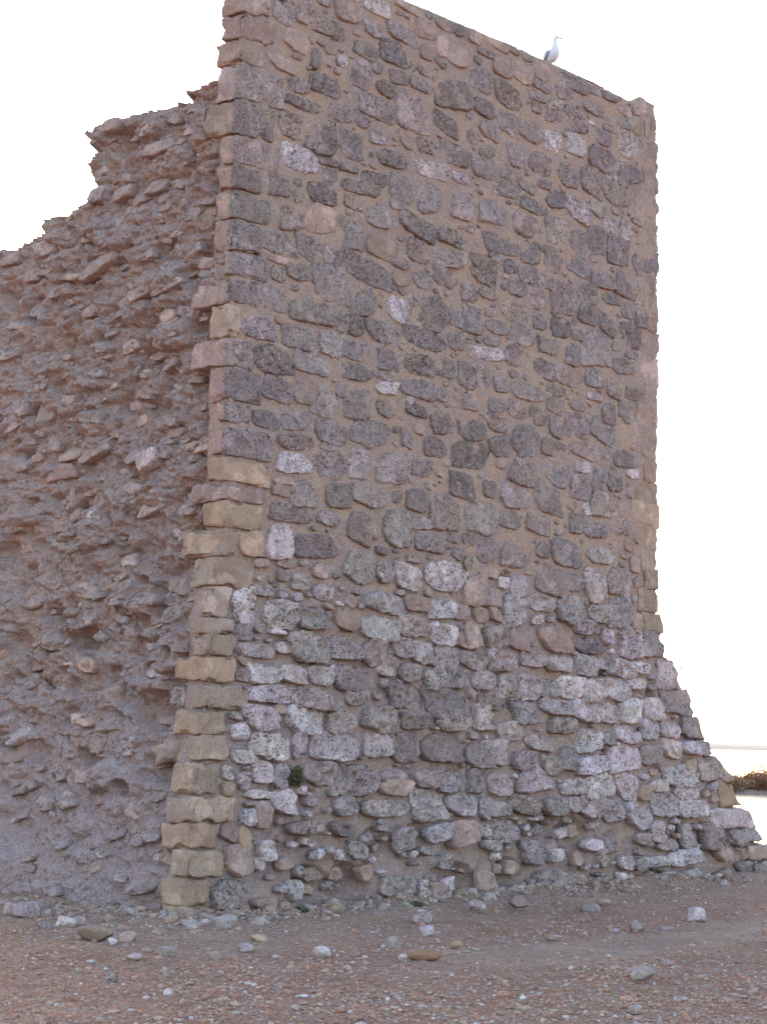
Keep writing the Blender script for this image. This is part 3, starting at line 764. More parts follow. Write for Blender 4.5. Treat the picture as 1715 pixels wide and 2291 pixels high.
for i, (s, z, a, b, rot, k) in enumerate(STONES):
    big = i in bigset
    M = 40 if big else (20 if a * b > .003 else 12)
    K = 13 if big else 10 if a * b > .006 else 7
    V, tri, q = stone_geo(i, s, z, a, b, rot, k, M, K, pr_front, low_front)
    Wd = front_pt(V[:, 0], V[:, 1], V[:, 2])
    tn = np.array(tint_of(k, sr))
    if big:
        mk('stone', Wd, tri + q, M_STONE, front, tn, loc=Wd.mean(0))
    else:
        accV.append(Wd); accC.append(np.tile(tn, (len(Wd), 1)))
        accT += [[x + nacc for x in t] for t in tri]; accQ += [[x + nacc for x in t] for t in q]
        nacc += len(Wd)
mk('small_stones', np.concatenate(accV), accT + accQ, M_STONE, front, np.concatenate(accC), loc=C0, kind='stuff')

# coping along the top
cr_ = random.Random(12)
s = s_left(np.array(H)) - .05; s_end = front_sz(1412, .42 * 1412 - 388)[0]; ci = 0
while s < s_end - .1:
    w = min(cr_.uniform(.45, .95), s_end - s)
    th = .022; dp = .5; pr = cr_.uniform(-.05, -.03)
    z0 = .0 + cr_.uniform(-.004, .006)
    def pf(P, s=s, w=w, z0=z0, dp=dp, pr=pr, th=th):
        return front_pt(s + w / 2 + P[:, 0], Hs(s + w / 2 + P[:, 0]) + z0 + th / 2 + P[:, 2], pr - dp / 2 - P[:, 1])
    block('coping_slab', pf, (w - .01, dp, th), .012, tower, (.26, .205, .185, .6), .006, 300 + ci, .06, .008)
    s += w; ci += 1

# ------------------------------------------------------------------ the broken side
REC = .16
SIL = [(482, 184), (440, 196), (411, 203), (403, 224), (330, 227), (268, 230), (215, 238), (204, 246), (210, 266), (190, 280), (184, 296), (205, 320), (232, 342), (214, 362), (202, 378),
       (210, 400), (219, 414), (204, 438), (178, 462), (150, 480), (109, 501), (69, 530), (40, 548), (22, 556), (0, 562)]
_sl = np.array([side_tz(x, y, REC) for x, y in SIL])
zl = _sl[-1, 1]
ext = np.array([[_sl[-1, 0] + .5, zl - .25], [_sl[-1, 0] + 1.1, zl - .7], [_sl[-1, 0] + 1.8, zl - 1.5], [_sl[-1, 0] + 3.0, zl - 2.6], [_sl[-1, 0] + 4.0, zl - 3.6], [_sl[-1, 0] + 4.3, -.5]])
_sl = np.concatenate([_sl, ext])
zz = _sl[:, 1].copy()
for i in range(1, len(zz)): zz[i] = min(zz[i], zz[i - 1] - 1e-3)
TE_z, TE_t = zz[::-1], _sl[::-1, 0]
def t_edge(z): return np.interp(z, TE_z, TE_t)
print('side', _sl[0], _sl[6], _sl[len(SIL) - 1])
def rub_low(t, z):
    P = v3(t, 0 * t + 3, z)
    return .15 * fbm(P * 1.2, 3, seed=81) + .05 * fbm(P * 3.1, 2, seed=82) - .05
SIDEHOL = [(60, 1020, .16, .10), (85, 925, .17, .18), (360, 560, .15, .14), (470, 560, .12, .12), (455, 740, .15, .12), (450, 860, .14, .1), (190, 1570, .2, .12), (350, 1590, .3, .2), (300, 1560, .2, .1),
           (200, 1520, .25, .08), (270, 320, .2, .1), (20, 660, .22, .16), (130, 1180, .15, .08), (300, 1150, .12, .08), (270, 870, .15, .07), (20, 1530, .2, .1), (340, 1230, .2, .08), (450, 640, .12, .12)]
SH = [(*side_tz(a, b, REC), r, d) for a, b, r, d in SIDEHOL]
hr = random.Random(17)
SH += [(hr.uniform(.1, 4.0), hr.uniform(.7, 6.6), hr.uniform(.07, .21), hr.uniform(.06, .17)) for _ in range(110)]
def rub_h(t, z):
    P = v3(t, 0 * t + 3, z)
    wp = P + .06 * v3(fbm(P * 5, 2, seed=83), fbm(P * 5 + 9, 2, seed=84), fbm(P * 5 + 19, 2, seed=85))
    calm = sstep(2.2, .9, z) * .45
    h = rub_low(t, z)
    c1 = cobble((wp + .10 * v3(fbm(P * 2.5, 3, seed=183), fbm(P * 2.5 + 9, 3, seed=184), fbm(P * 2.5 + 19, 3, seed=185))) * v3(2.6, 2.6, 4.4), 86, .5)
    c2 = cobble(wp * v3(8.5, 8.5, 13.0) + 7, 87, .4)
    c3 = cobble(wp * v3(20, 20, 26) + 3, 88, .55)
    rg = 1 - 2 * np.abs(fbm(wp * v3(3.2, 3.2, 5.6), 4, .6, seed=97)); rg2 = 1 - 2 * np.abs(fbm(wp * v3(11, 11, 17), 4, .65, seed=98))
    h = h + (1 - calm) * (.17 * c1 + .05 * c2 + .03 * c3 + .045 * rg + .035 * rg2) - .05
    # ledges: proud at their lower lip, cut back underneath
    lw = z * 3.6 + 1.3 * fbm(P * 1.6, 3, seed=89) + .4 * fbm(P * 6, 2, seed=93)
    fr = lw - np.floor(lw)
    led = (1 - fr) ** 1.5 * sstep(0, .12, fr)
    h = h + (1 - calm) * .07 * led * sstep(-.2, .4, fbm(P * 2.3, 2, seed=90))
    h = h + .034 * fbm(P * 14, 5, .75, seed=91) * (1 - .4 * calm) + .014 * cobble(P * 34, 92, .6)
    for ht, hz, r, d in SH:
        q = ((t - ht) / r) ** 2 + ((z - hz) / (r * .7)) ** 2
        h = h - d * np.clip(1 - q, 0, 1) ** .6
    return h
ztop = _sl[0, 1]
rows = np.linspace(-.4, ztop + .06, 560)
cols = np.concatenate([np.linspace(.04, 2.75, 216), np.linspace(2.75, 5.4, 90)[1:]])
TT, ZZ = np.meshgrid(cols, rows)
PE = v3(TT, 0 * TT, ZZ)
zn_ = ZZ + .07 * sstep(.3, .8, TT) * fbm(PE * 4.5, 4, .6, seed=161); tn_ = TT + .06 * fbm(PE * 5 + 9, 4, .65, seed=162)
te = np.where(zn_ > ztop, .0, t_edge(zn_))
inside = (tn_ < te) | ((TT < .16) & (ZZ < ztop))
Hs_ = rub_h(TT, ZZ)
A = side_pt(TT + .012 * vnoise(PE * 40, 5), ZZ - .12 * np.clip(Hs_, 0, .2), Hs_, REC)
back = side_pt(TT, ZZ, 0 * Hs_, REC) + (.9 + .1 * fbm(PE * 2, 3, seed=96))[..., None] * U - (.45 * sstep(2.5, 5.0, ZZ))[..., None] * np.array([0, 0, 1.0])
nr_, nc_ = TT.shape
q = gridf(nr_, nc_)
keep = inside.ravel()[q].all(1); q = q[keep]
ed = np.concatenate([q[:, [0, 1]], q[:, [1, 2]], q[:, [2, 3]], q[:, [3, 0]]])
kk_ = np.minimum(ed[:, 0], ed[:, 1]).astype(np.int64) * 10000000 + np.maximum(ed[:, 0], ed[:, 1])
un, ix, cn = np.unique(kk_, return_index=True, return_counts=True)
bd = ed[ix[cn == 1]]; nv = nr_ * nc_
sides_ = np.stack([bd[:, 1], bd[:, 0], bd[:, 0] + nv, bd[:, 1] + nv], 1)
Fs = np.concatenate([q, q[:, ::-1] + nv, sides_])
used = np.unique(Fs); remap = np.zeros(2 * nv, dtype=np.int64); remap[used] = np.arange(len(used))
Vs = np.concatenate([A.reshape(-1, 3), back.reshape(-1, 3)])[used]; Fs = remap[Fs][:, ::-1]
side = mk('broken_side', Vs, Fs, M_RUB, tower, loc=C0)

SIDE = []
SIDE.append((0, 150, 2.76, """300,1120,190,110,w 650,265,190,50,p 710,370,120,90,p 610,790,120,110,w 770,780,150,100,b 870,800,120,110,b 885,840,160,60,b 980,735,140,110,b
1020,605,80,40,l 1050,650,70,40,l 740,960,330,130,l 1030,860,90,80,b 970,500,180,110,b 1290,820,120,80,b 830,1130,170,60,l 620,1230,250,120,b 450,1300,180,50,b 930,1160,70,70,w
230,1490,170,110,l 340,1550,90,80,b 1060,1540,110,100,b 1080,1370,230,60,l 780,1450,80,70,b 800,1340,70,50,w 470,1470,80,70,b 420,1040,90,60,b 1250,1120,60,70,w
1060,310,90,80,b 1150,390,70,60,b 60,1180,120,90,p 1170,1270,90,60,b 930,380,120,70,l 620,640,80,70,w 560,1060,120,70,l 890,1400,140,110,p 80,1590,110,70,l"""))
SIDE.append((0, 700, 2.76, """780,200,110,90,w 1000,195,70,60,b 540,290,70,70,l 270,390,80,80,b 620,375,110,50,l 805,350,40,90,l 120,600,150,140,l 280,600,140,170,o
330,815,110,80,l 620,860,200,80,b 450,880,180,70,b 80,910,150,100,b 380,980,220,110,b 960,900,150,140,w 800,1070,240,90,w 945,1200,170,120,w 1160,1200,25,100,w
460,1130,40,120,b 360,1280,120,100,b 480,1250,80,80,b 1050,1350,150,60,l 960,1480,260,60,l 350,1420,180,60,l 740,1630,130,50,l 1080,1680,200,120,b 300,1640,200,120,b
520,1710,200,100,b 1180,400,180,70,l 900,240,120,80,b 60,720,110,60,l 820,560,120,70,b 660,580,90,70,b 1090,740,120,80,b 240,1180,110,60,l 620,1250,80,60,w 560,1100,90,80,b
120,1320,120,100,l 60,260,110,60,l 700,740,110,60,b 400,310,100,40,l"""))
SIDE.append((0, 1300, 2.548, """480,210,210,130,l 250,80,230,110,b 350,350,60,40,w 990,180,120,130,l 925,500,130,130,w 860,600,150,150,w 1030,650,120,130,w 1095,350,90,130,p
240,650,180,100,b 170,470,120,80,b 80,590,180,90,l 110,880,110,110,w 350,940,190,110,b 560,890,190,150,l 735,930,130,140,l 960,960,180,140,p 310,1080,120,120,l 480,1110,100,100,b
950,1100,100,70,b 520,1250,60,60,b 650,1440,100,80,b 760,1290,100,120,b 800,1730,220,130,l 670,1690,90,50,w 560,1560,100,50,w 500,790,180,70,b 700,790,100,60,b 900,790,160,60,b
680,200,150,60,b 730,290,90,50,b 1000,340,130,60,b 60,1000,110,80,b 100,1180,130,70,l 60,1340,120,60,w 230,1250,90,120,l 380,1250,90,120,l 900,1570,60,60,w 960,1580,110,70,b
600,1480,180,40,l 500,1630,160,60,b 350,1500,110,60,b 660,650,100,110,p 480,470,110,90,o 330,600,110,90,o"""))
SST = []
gocc = []
def add_side(t, z, a, b, k, must=False):
    for (t2, z2, a2, b2, *_r) in SST:
        if abs(t - t2) < (a + a2) * .75 and abs(z - z2) < (b + b2) * .75: return
    if t + a * .6 > t_edge(z) or t > t_edge(z + b * .6) or z + b > ztop: return
    if not must and z < 2.3 and (int(t * 977 + z * 1301) % 10) < 5: return
    SST.append((t, z, a, b, k))
for (ox, oy, sc, txt) in SIDE:
    for tok in txt.split():
        a = tok.split(','); cx, cy, w, h = map(float, a[:4])
        px, py, w, h = ox + cx / sc, oy + cy / sc, w / sc, h / sc
        t, z = side_tz(px, py, REC)
        t2, _ = side_tz(px - 20, py, REC)
        wm = w / 20 * (t2 - t); _, z2 = side_tz(px, py - 20, REC); hm = h / 20 * (z2 - z)
        add_side(t, z, wm / 2 * .9, hm / 2 * .95, a[4], True)
n_hand = len(SST)
kk = 0
while len(SST) < 350 and kk < 14000:
    kk += 1
    z = sr.uniform(.05, ztop); t = sr.uniform(.15, 3.4)
    if t > 2.6 and sr.random() < .6: continue
    a = sr.uniform(.03, .13) * (1 - .4 * kk / 14000); b = a * sr.uniform(.25, .65)
    add_side(t, z, a, b, sr.choice('bbbbllppwg'))
print('side stones', n_hand, len(SST))
def pr_side(r, z, size):
    return r.uniform(.2, .85) * min(size, .12) + .01
accV, accQ, accT, accC, nacc = [], [], [], [], 0
order = sorted(range(len(SST)), key=lambda i: -(SST[i][2] * SST[i][3])); bigs = set(order[:290])
for i, (t, z, a, b, k) in enumerate(SST):
    n = i + 2000
    def hf(s_, z_): return rub_h(s_, z_) * .8 - .0
    V, tri, q = stone_geo(n, t, z, a, b, sr.uniform(-.4, .4), k, 28 if i in bigs else 14, 10, pr_side, hf, 2.0)
    # rounder than the dressed stones: sink the rim
    d2 = ((V[:, 0] - t) / a) ** 2 + ((V[:, 1] - z) / b) ** 2
    V[:, 2] -= np.clip(d2, 0, 1) * min(a, b) * .12 + (V[:, 1] - z) * ((i * 37 % 17) / 17 * .55 + .05)
    Wd = side_pt(V[:, 0], V[:, 1], V[:, 2], REC)
    tri = [f_[::-1] for f_ in tri]; q = [f_[::-1] for f_ in q]
    tn = np.array(tint_of(k, sr)); tn[3] *= .7
    g_ = .6; tn[:3] = tn[:3] * g_ + np.array([.40, .28, .235]) * (1 - g_)
    if i in bigs:
        mk('rubble_stone', Wd, tri + q, M_RUB if (k == 'b' and i % 2) or (i >= n_hand and i % 3 == 0) else M_STONE, side, tn, loc=Wd.mean(0))
    else:
        accV.append(Wd); accC.append(np.tile(tn, (len(Wd), 1)))
        accT += [[x + nacc for x in f_] for f_ in tri]; accQ += [[x + nacc for x in f_] for f_ in q]; nacc += len(Wd)
if accV: mk('small_rubble', np.concatenate(accV), accT + accQ, M_STONE, side, np.concatenate(accC), loc=C0, kind='stuff')

# ------------------------------------------------------------------ ground
def dist_wall(x, y):
    """distance in front of the foot of the walls (negative behind)"""
    px, py = x - C0[0], y - C0[1]
    fu = px * U[0] + py * U[1]; fv = px * Vv[0] + py * Vv[1]
    return np.maximum(-fv, -fu), fu, fv
def ground_z(x, y):
    P = v3(x, y, 0 * x)
    d, fu, fv = dist_wall(x, y)
    near = np.exp(-np.clip(d, 0, 9) / .55) * (d > -.3)
    z = .03 * fbm(P * .45, 3, seed=101) + .025 * fbm(P * 1.6, 3, seed=102)
    z = z + .02 * fbm(P * 6, 4, .65, seed=103) + .012 * np.clip(fbm(P * 17, 3, .6, seed=109), 0, 1)
    z = z + near * (.05 + .07 * np.clip(fbm(P * 1.3, 3, seed=104) + .2, 0, 1) + .07 * np.exp(-((fu - 5.8) / 3) ** 2))
    # small bank of tipped earth in front of the wall
    z = z + .07 * np.exp(-((d - .95 - .25 * fbm(P * .8, 2, seed=105)) / .22) ** 2) * sstep(.3, 1.5, fu) * sstep(6.0, 3.5, fu)
    # water behind: the shore, the lagoon bed, the spit and the sea bed
    ysh = 33 + 1.5 * fbm(v3(x * .12, 0 * x, 0 * x), 2, seed=106)
    a = sstep(0, 1.6, y - ysh)
    spit = sstep(78, 80, y + 1.2 * fbm(v3(x * .1, 0 * x, 0 * x), 2, seed=107)) * sstep(99, 95, y)
    z = z * (1 - a) + a * (-1.0 + spit * (.98 + .1 * fbm(P * .3, 2, seed=108)))
    return z
def spaced(a, b, n, lo, hi, m):
    e1 = -np.geomspace(1, -(lo) - (-a) + 1, m)[::-1] + 1 + a if lo < a else np.array([])
    e2 = np.geomspace(1, hi - b + 1, m) - 1 + b
    return np.unique(np.concatenate([e1, np.linspace(a, b, n), e2]))
xs = spaced(-5.2, 7.0, 330, -7000, 7000, 40)
ys = np.unique(np.concatenate([-np.geomspace(1, 3000, 24)[::-1] + 9.5, np.linspace(9, 21, 340), np.linspace(21, 38, 120), np.linspace(38, 100, 60), np.geomspace(100, 9000, 24)]))
X, Y = np.meshgrid(xs, ys)
Z = ground_z(X, Y)
d, fu, fv = dist_wall(X, Y)
P = v3(X, Y, 0 * X)
red = np.array([.375, .188, .128]); tan = np.array([.37, .23, .165]); dusty = np.array([.40, .262, .195]); lag = np.array([.25, .2, .16])
nz = fbm(P * .7, 3, seed=111)
near = sstep(2.6, .9, d + .8 * nz)[..., None]
tr0 = on_ground(980, 2160); tr1 = on_ground(1760, 2075)
td = (tr1 - tr0)[:2]; tl = np.linalg.norm(td); td /= tl
al = (X - tr0[0]) * td[0] + (Y - tr0[1]) * td[1]; ac = np.abs(-(X - tr0[0]) * td[1] + (Y - tr0[1]) * td[0])
track = sstep(.95, .25, ac + .5 * nz + .35 * fbm(P * 2.6, 3, seed=112)) * sstep(-1.0, 1.2, al + nz) * .85
tr2 = on_ground(1350, 2300); track2 = sstep(.9, .2, np.hypot(X - tr2[0], (Y - tr2[1]) * .6) + .3 * nz) * .5
track = np.maximum(track, track2)
Cc = red * (1 - near) + tan * near
Cc = Cc * (1 - track[..., None]) + dusty * track[..., None]
al_ = np.clip(track + near[..., 0] * .25, 0, 1)
ground = mk('ground', np.stack([X, Y, Z], -1).reshape(-1, 3), gridf(len(ys), len(xs)), M_GROUND, None,
            np.concatenate([Cc.reshape(-1, 3), al_.reshape(-1, 1)], 1), kind='structure')
# water
m, t = nt('still lagoon water')
g = N(t, 'ShaderNodeNewGeometry').outputs['Position']
b = finish(t, (.10, .12, .13), noise_n(t, g, 1.5, 4, .6), .02, .12, .25)
b.inputs['Specular IOR Level'].default_value = .5
xs2 = np.array([-9000, -300, 0, 300, 9000.]); ys2 = np.array([24, 40, 80, 300, 12000.])
X2, Y2 = np.meshgrid(xs2, ys2)
mk('lagoon_water', np.stack([X2, Y2, 0 * X2 - .17], -1).reshape(-1, 3), gridf(5, 5), m, None, kind='structure', smooth=False)
# far coast
xs3 = np.linspace(-3000, 5000, 220); M_COAST = plain('far coast', (.16, .13, .12), .9, .01, .2)
pr = 16 + 7 * fbm(v3(xs3 * .002, 0 * xs3, 0 * xs3), 4, seed=121)
rws = []
for fy, fz in ((0, -.1), (40, .35), (160, .8), (320, 1.0), (700, .9), (1200, -.1)):
    rws.append(np.stack([xs3, 0 * xs3 + 4300 + fy, pr * fz + (0 if fz > 0 else -1)], 1))
mk('far_hills', np.array(rws).reshape(-1, 3), gridf(6, 220), M_COAST, None, kind='structure')

# ------------------------------------------------------------------ loose gravel
def ico(sub=1):
    import bmesh
    bm = bmesh.new(); bmesh.ops.create_icosphere(bm, subdivisions=sub, radius=1)
    V = np.array([v.co[:] for v in bm.verts]); Fq = np.array([[v.index for v in f.verts] for f in bm.faces]); bm.free()
    return V, Fq
I1, F1 = ico(1); I2, F2 = ico(3)
gv, gf, gc, ng = [], [], [], 0
gr = np.random.RandomState(5)
PAL = [((.39, .205, .14), 6), ((.36, .185, .13), 5), ((.39, .25, .19), 3), ((.44, .33, .29), 1.6), ((.30, .21, .18), 1.5), ((.52, .43, .40), .5), ((.40, .29, .19), 1.2)]
pw = np.array([p[1] for p in PAL], dtype=float); pw /= pw.sum(); pc = np.array([p[0] for p in PAL])
cnt = 0
tgt = 27000
while cnt < tgt:
    n = 30000
    y = gr.uniform(10.6, 24, n); x = gr.uniform(-.235, .235, n) * y
    d, fu, fv = dist_wall(x, y)
    P = v3(x, y, 0 * x)
    dn = .35 + .65 * sstep(-.25, .35, fbm(P * 1.1, 3, seed=131))
    near = np.exp(-np.clip(d, 0, 9) / .35)
    al = (x - tr0[0]) * td[0] + (y - tr0[1]) * td[1]; ac = np.abs(-(x - tr0[0]) * td[1] + (y - tr0[1]) * td[0])
    trk = sstep(1.0, .3, ac) * sstep(-1.0, .8, al)
    mid = sstep(.6, 1.3, d) * sstep(2.9, 2.0, d) * .5
    prob = np.clip(dn * (1 - .72 * trk) * (1 - mid) + near * .6, 0, 1) * np.clip(13 / y, 0, 1) ** 1.5
    ok = (d > .02) & (gr.rand(n) < prob)
    x, y, near = x[ok], y[ok], near[ok]
    m_ = min(len(x), tgt - cnt); x, y, near = x[:m_], y[:m_], near[:m_]
    sz = np.exp(gr.normal(-4.78, .5, m_)) * (1 + near * .5)
    sz = np.clip(sz, .004, .038)
    z = ground_z(x, y)
    e = gr.uniform(.55, 1.3, (m_, 3)) * [1, 1, .6]
    ang = gr.uniform(0, 6.28, m_)
    jit = 1 + gr.uniform(-.28, .28, (m_, len(I1), 1))
    Vx = I1[None] * jit * (e * sz[:, None])[:, None, :]
    c_, s_ = np.cos(ang)[:, None], np.sin(ang)[:, None]
    Xx = Vx[..., 0] * c_ - Vx[..., 1] * s_ + x[:, None]; Yy = Vx[..., 0] * s_ + Vx[..., 1] * c_ + y[:, None]
    Zz = Vx[..., 2] + (z + sz * .25)[:, None]
    gv.append(np.stack([Xx, Yy, Zz], -1).reshape(-1, 3))
    gf.append((F1[None] + (ng + np.arange(m_) * len(I1))[:, None, None]).reshape(-1, 3))
    ck = pc[gr.choice(len(PAL), m_, p=pw)] * gr.uniform(.8, 1.2, (m_, 1))
    pale = (near > .25) & (gr.rand(m_) < .5)
    ck[pale] = np.array([.41, .315, .27]) * gr.uniform(.7, 1.1, (pale.sum(), 1))
    gc.append(np.repeat(np.concatenate([ck, np.zeros((m_, 1))], 1), len(I1), 0))
    ng += m_ * len(I1); cnt += m_
M_PEB = tint_mat('gravel', .9, 60, .25)
mk('gravel', np.concatenate(gv), np.concatenate(gf), M_PEB, None, np.concatenate(gc), smooth=False, kind='stuff')

# ------------------------------------------------------------------ fallen rubble banked against the wall foot
I3, F3 = ico(2)
dv_, df_, dc_, nd = [], [], [], 0
dr = np.random.RandomState(77)
while nd < 620:
    y = dr.uniform(14, 24); x = dr.uniform(-.22, .21) * y
    d_, fu_, fv_ = dist_wall(np.array([x]), np.array([y])); d_ = float(d_[0])
    if d_ < .0 or dr.rand() > math.exp(-d_ / .28): continue
    cl = float(fbm(v3(np.array([x]), np.array([y]), np.array([0.])) * .9, 2, seed=171)[0])
    if cl < -.12 and dr.rand() < .8: continue
    sz = float(np.clip(np.exp(dr.normal(-3.45, .45)), .014, .085))
    V = I3 * (1 + .22 * vnoise(I3 * 1.7 + nd, 9))[:, None]
    for c in range(5):
        w_ = dr.normal(size=3); w_ /= np.linalg.norm(w_); V = V - np.clip(V @ w_ - dr.uniform(.55, .85), 0, None)[:, None] * w_
    V = V * sz * dr.uniform(.7, 1.3, 3) * [1, 1, .7]
    a_ = dr.uniform(0, 6.28); V = V @ np.array([[math.cos(a_), math.sin(a_), 0], [-math.sin(a_), math.cos(a_), 0], [0, 0, 1]])
    V = V + [x, y, float(ground_z(np.array([x]), np.array([y]))[0]) + sz * .12]
    base_ = np.array([(.38, .26, .21), (.40, .29, .245), (.37, .24, .17), (.44, .34, .295), (.33, .225, .18)][dr.randint(5)]) * dr.uniform(.8, 1.15)
    dv_.append(V); df_.append(F3 + nd * len(I3)); dc_.append(np.tile([*base_, .3], (len(V), 1))); nd += 1
mk('fallen_rubble', np.concatenate(dv_), np.concatenate(df_), M_STONE, None, np.concatenate(dc_), smooth=False, kind='stuff')

# ------------------------------------------------------------------ loose rocks, each a thing
ROCKS = [  # px, py(centre of foot), width px, height px, kind, label, name
 (506, 2080, 50, 30, 'w', 'white angular rock lying at the foot of the squared corner blocks'),
 (208, 2104, 78, 32, 'o', 'broad tan rock lying below the pale stones at the foot of the rubble side'),
 (146, 2072, 46, 20, 'w', 'longest smooth white stone in the pale row along the foot of the rubble side'),
 (178, 2070, 32, 18, 'w', 'pale lilac stone touching the right end of the long smooth white stone'),
 (100, 2080, 36, 16, 'l', 'flat pale stone left of the long smooth white stone by the rubble side'),
 (24, 2048, 34, 26, 'l', 'rounded pale rock at the far left foot of the rubble side'),
 (62, 2052, 62, 30, 'l', 'wide low lilac rock beside the leftmost rounded rock at the wall foot'),
 (252, 2114, 22, 14, 'w', 'small white stone just right of the broad tan rock'),
 (286, 2106, 42, 20, 'b', 'low brown stone right of the small white one beside the tan rock'),
 (372, 2140, 36, 20, 'l', 'grey lumpy stone on the earth in front of the corner base'),
 (548, 2128, 36, 16, 'w', 'flat pale stone on the earth to the right of the white angular rock'),
 (718, 2142, 40, 22, 'w', 'tilted pale slab stone left of the reddish clod'),
 (476, 2148, 32, 18, 'b', 'reddish brown stone on the gravel below the flat pale stone'),
 (578, 2106, 42, 14, 'k', 'tan flat stone on the earth bank below the middle of the tower base'),
 (252, 2198, 26, 20, 'l', 'pale grey stone alone on the red gravel at lower left'),
 (372, 2184, 18, 18, 'l', 'small upright grey stone on the red gravel right of the lone pale one'),
 (374, 2226, 18, 13, 'w', 'tiny white stone low on the red gravel'),
 (1555, 2062, 44, 28, 'w', 'white block of stone on the earth track at the right'),
 (1426, 2086, 34, 24, 'l', 'grey pointed stone standing in the shallow dip left of the white block'),
 (1434, 2192, 60, 28, 'l', 'flat grey tilted slab on the gravel edge of the dusty track'),
 (1096, 2026, 32, 26, 'l', 'pale cube shaped rock leaning on the eroded base below the hollows'),
 (1158, 2030, 46, 24, 'b', 'low brown rock right of the pale cube shaped rock at the eroded base'),
 (955, 2094, 32, 22, 'w', 'white rounded stone on the bank above the reddish clod'),
 (944, 2066, 46, 24, 'l', 'low pale rock at the top of the bank under the eroded base'),
 (880, 2122, 34, 24, 'l', 'grey stone on the earth up and left of the reddish clod'),
 (1018, 2124, 28, 18, 'k', 'orange brown stone just up and right of the reddish clod'),
 (1240, 2104, 32, 12, 'l', 'flat grey stone on the earth between the bank and the dusty track'),
 (1376, 2086, 26, 8, 'w', 'thin white flake lying left of the pointed grey stone'),
 (1420, 2268, 32, 18, 'l', 'grey stone half sunk in the gravel at the lower right'),
 (1492, 2160, 20, 12, 'l', 'small pale stone on the dusty track right of the tilted slab'),
 (1320, 2040, 44, 16, 'l', 'long low pale rock on the slope near the right foot of the wall'),
 (1350, 2028, 32, 15, 'b', 'small brown rock touching the long low pale rock on the slope'),
 (1066, 2036, 40, 20, 'l', 'broken grey rock left of the pale cube shaped rock at the wall foot'),
 (560, 2150, 16, 10, 'p', 'tiny pinkish stone on the gravel below the flat pale stone'),
 (300, 2146, 34, 12, 'l', 'thin pale stone on the earth below the brown stone by the tan rock'),
 (1490, 2082, 30, 8, 'l', 'thin grey flake just left of the white block on the track'),
 (900, 2150, 18, 14, 'w', 'tiny white stone against the left end of the reddish clod'),
]
rr = random.Random(21)
for i, (px, py, w, h, k, lab) in enumerate(ROCKS):
    G = on_ground(px, py)
    for _ in range(3): G = on_ground(px, py, float(ground_z(np.array([G[0]]), np.array([G[1]]))[0]))
    dep = G[1]
    wm = w / F * dep / 2; hm = h / F * dep
    nn = 1.0
    Vr = I2.copy(); L = np.abs(Vr) ** 3.2
    Vr = Vr / (L.sum(1, keepdims=True) ** (1 / 3.2)) * nn
    # planar chips give an angular stone
    for c in range(7):
        dv = nr.normal(size=3); dv /= np.linalg.norm(dv); lim = rr.uniform(.62, .9)
        pj = Vr @ dv; Vr = Vr - np.clip(pj - lim, 0, None)[:, None] * dv
    Vr = Vr * (1 + .10 * fbm(Vr * 2.2 + i * 5, 3, seed=140)[:, None])
    ext_ = Vr.max(0) - Vr.min(0)
    Vr = Vr / ext_ * np.array([wm * 2, wm * rr.uniform(1.1, 1.6), hm * 1.25])
    an = rr.uniform(-.25, .25)
    Vr = Vr @ np.array([[math.cos(an), math.sin(an), 0], [-math.sin(an), math.cos(an), 0], [0, 0, 1]])
    ctr = np.array([G[0], G[1], G[2]])
    Vr = Vr - [0, 0, Vr[:, 2].min()] + ctr - [0, 0, hm * .12]
    tn = tint_of(k, rr); tn = (*tn[:3], tn[3] * .5)
    o = mk('rock', Vr, F2, M_STONE, None, tn, loc=tuple(ctr))
    tag(o, lab, 'rock', 'loose rocks on the ground in front of the ruin')
# reddish clod
G = on_ground(950, 2150); 
Vr = I2 * np.array([.125, .07, .045]) * (1 + .25 * fbm(I2 * 3, 3, seed=150)[:, None]); ctr = np.array([G[0], G[1], float(ground_z(np.array([G[0]]), np.array([G[1]]))[0]) + .04])
o = mk('earth_clod', Vr + ctr, F2, M_STONE, None, (.34, .185, .11, .1), loc=tuple(ctr))
tag(o, 'long reddish brown clod of earth on the gravel below the middle of the tower', 'clod')

# ------------------------------------------------------------------ plants
def tuft(name, n, radius, height, colr, loc, mat, leaf=.02, lean=(0, 0, 0), flat=.6, seed=1):
    r = np.random.RandomState(seed)
    az = r.uniform(0, 6.28, n); el = np.arccos(r.uniform(.0, 1, n)); rad = r.uniform(.25, 1, n) ** .6
    dirv = np.stack([np.cos(az) * np.sin(el), np.sin(az) * np.sin(el), np.cos(el)], 1)
    lump = 1 + .35 * vnoise(dirv * 2.3 + seed, 5)
    c = dirv * (rad * lump)[:, None] * np.array([radius, radius, height])
    a = r.normal(size=(n, 3)) * .6 + dirv; a /= np.linalg.norm(a, axis=1, keepdims=True)
    b = np.cross(a, r.normal(size=(n, 3))); b /= np.linalg.norm(b, axis=1, keepdims=True)
    L = leaf * r.uniform(.6, 1.5, n)[:, None]
    V = np.stack([c - a * L, c + b * L * .32, c + a * L * 1.2, c - b * L * .32], 1).reshape(-1, 3) + np.array(lean)
    Fq = (np.arange(n)[:, None] * 4 + np.arange(4)[None])
    cc = np.array(colr)[None] * r.uniform(.65, 1.4, (n, 1)) * (1 + r.uniform(-.1, .1, (n, 3)))
    T = np.repeat(np.concatenate([cc, np.ones((n, 1))], 1), 4, 0)
    return V, Fq, T
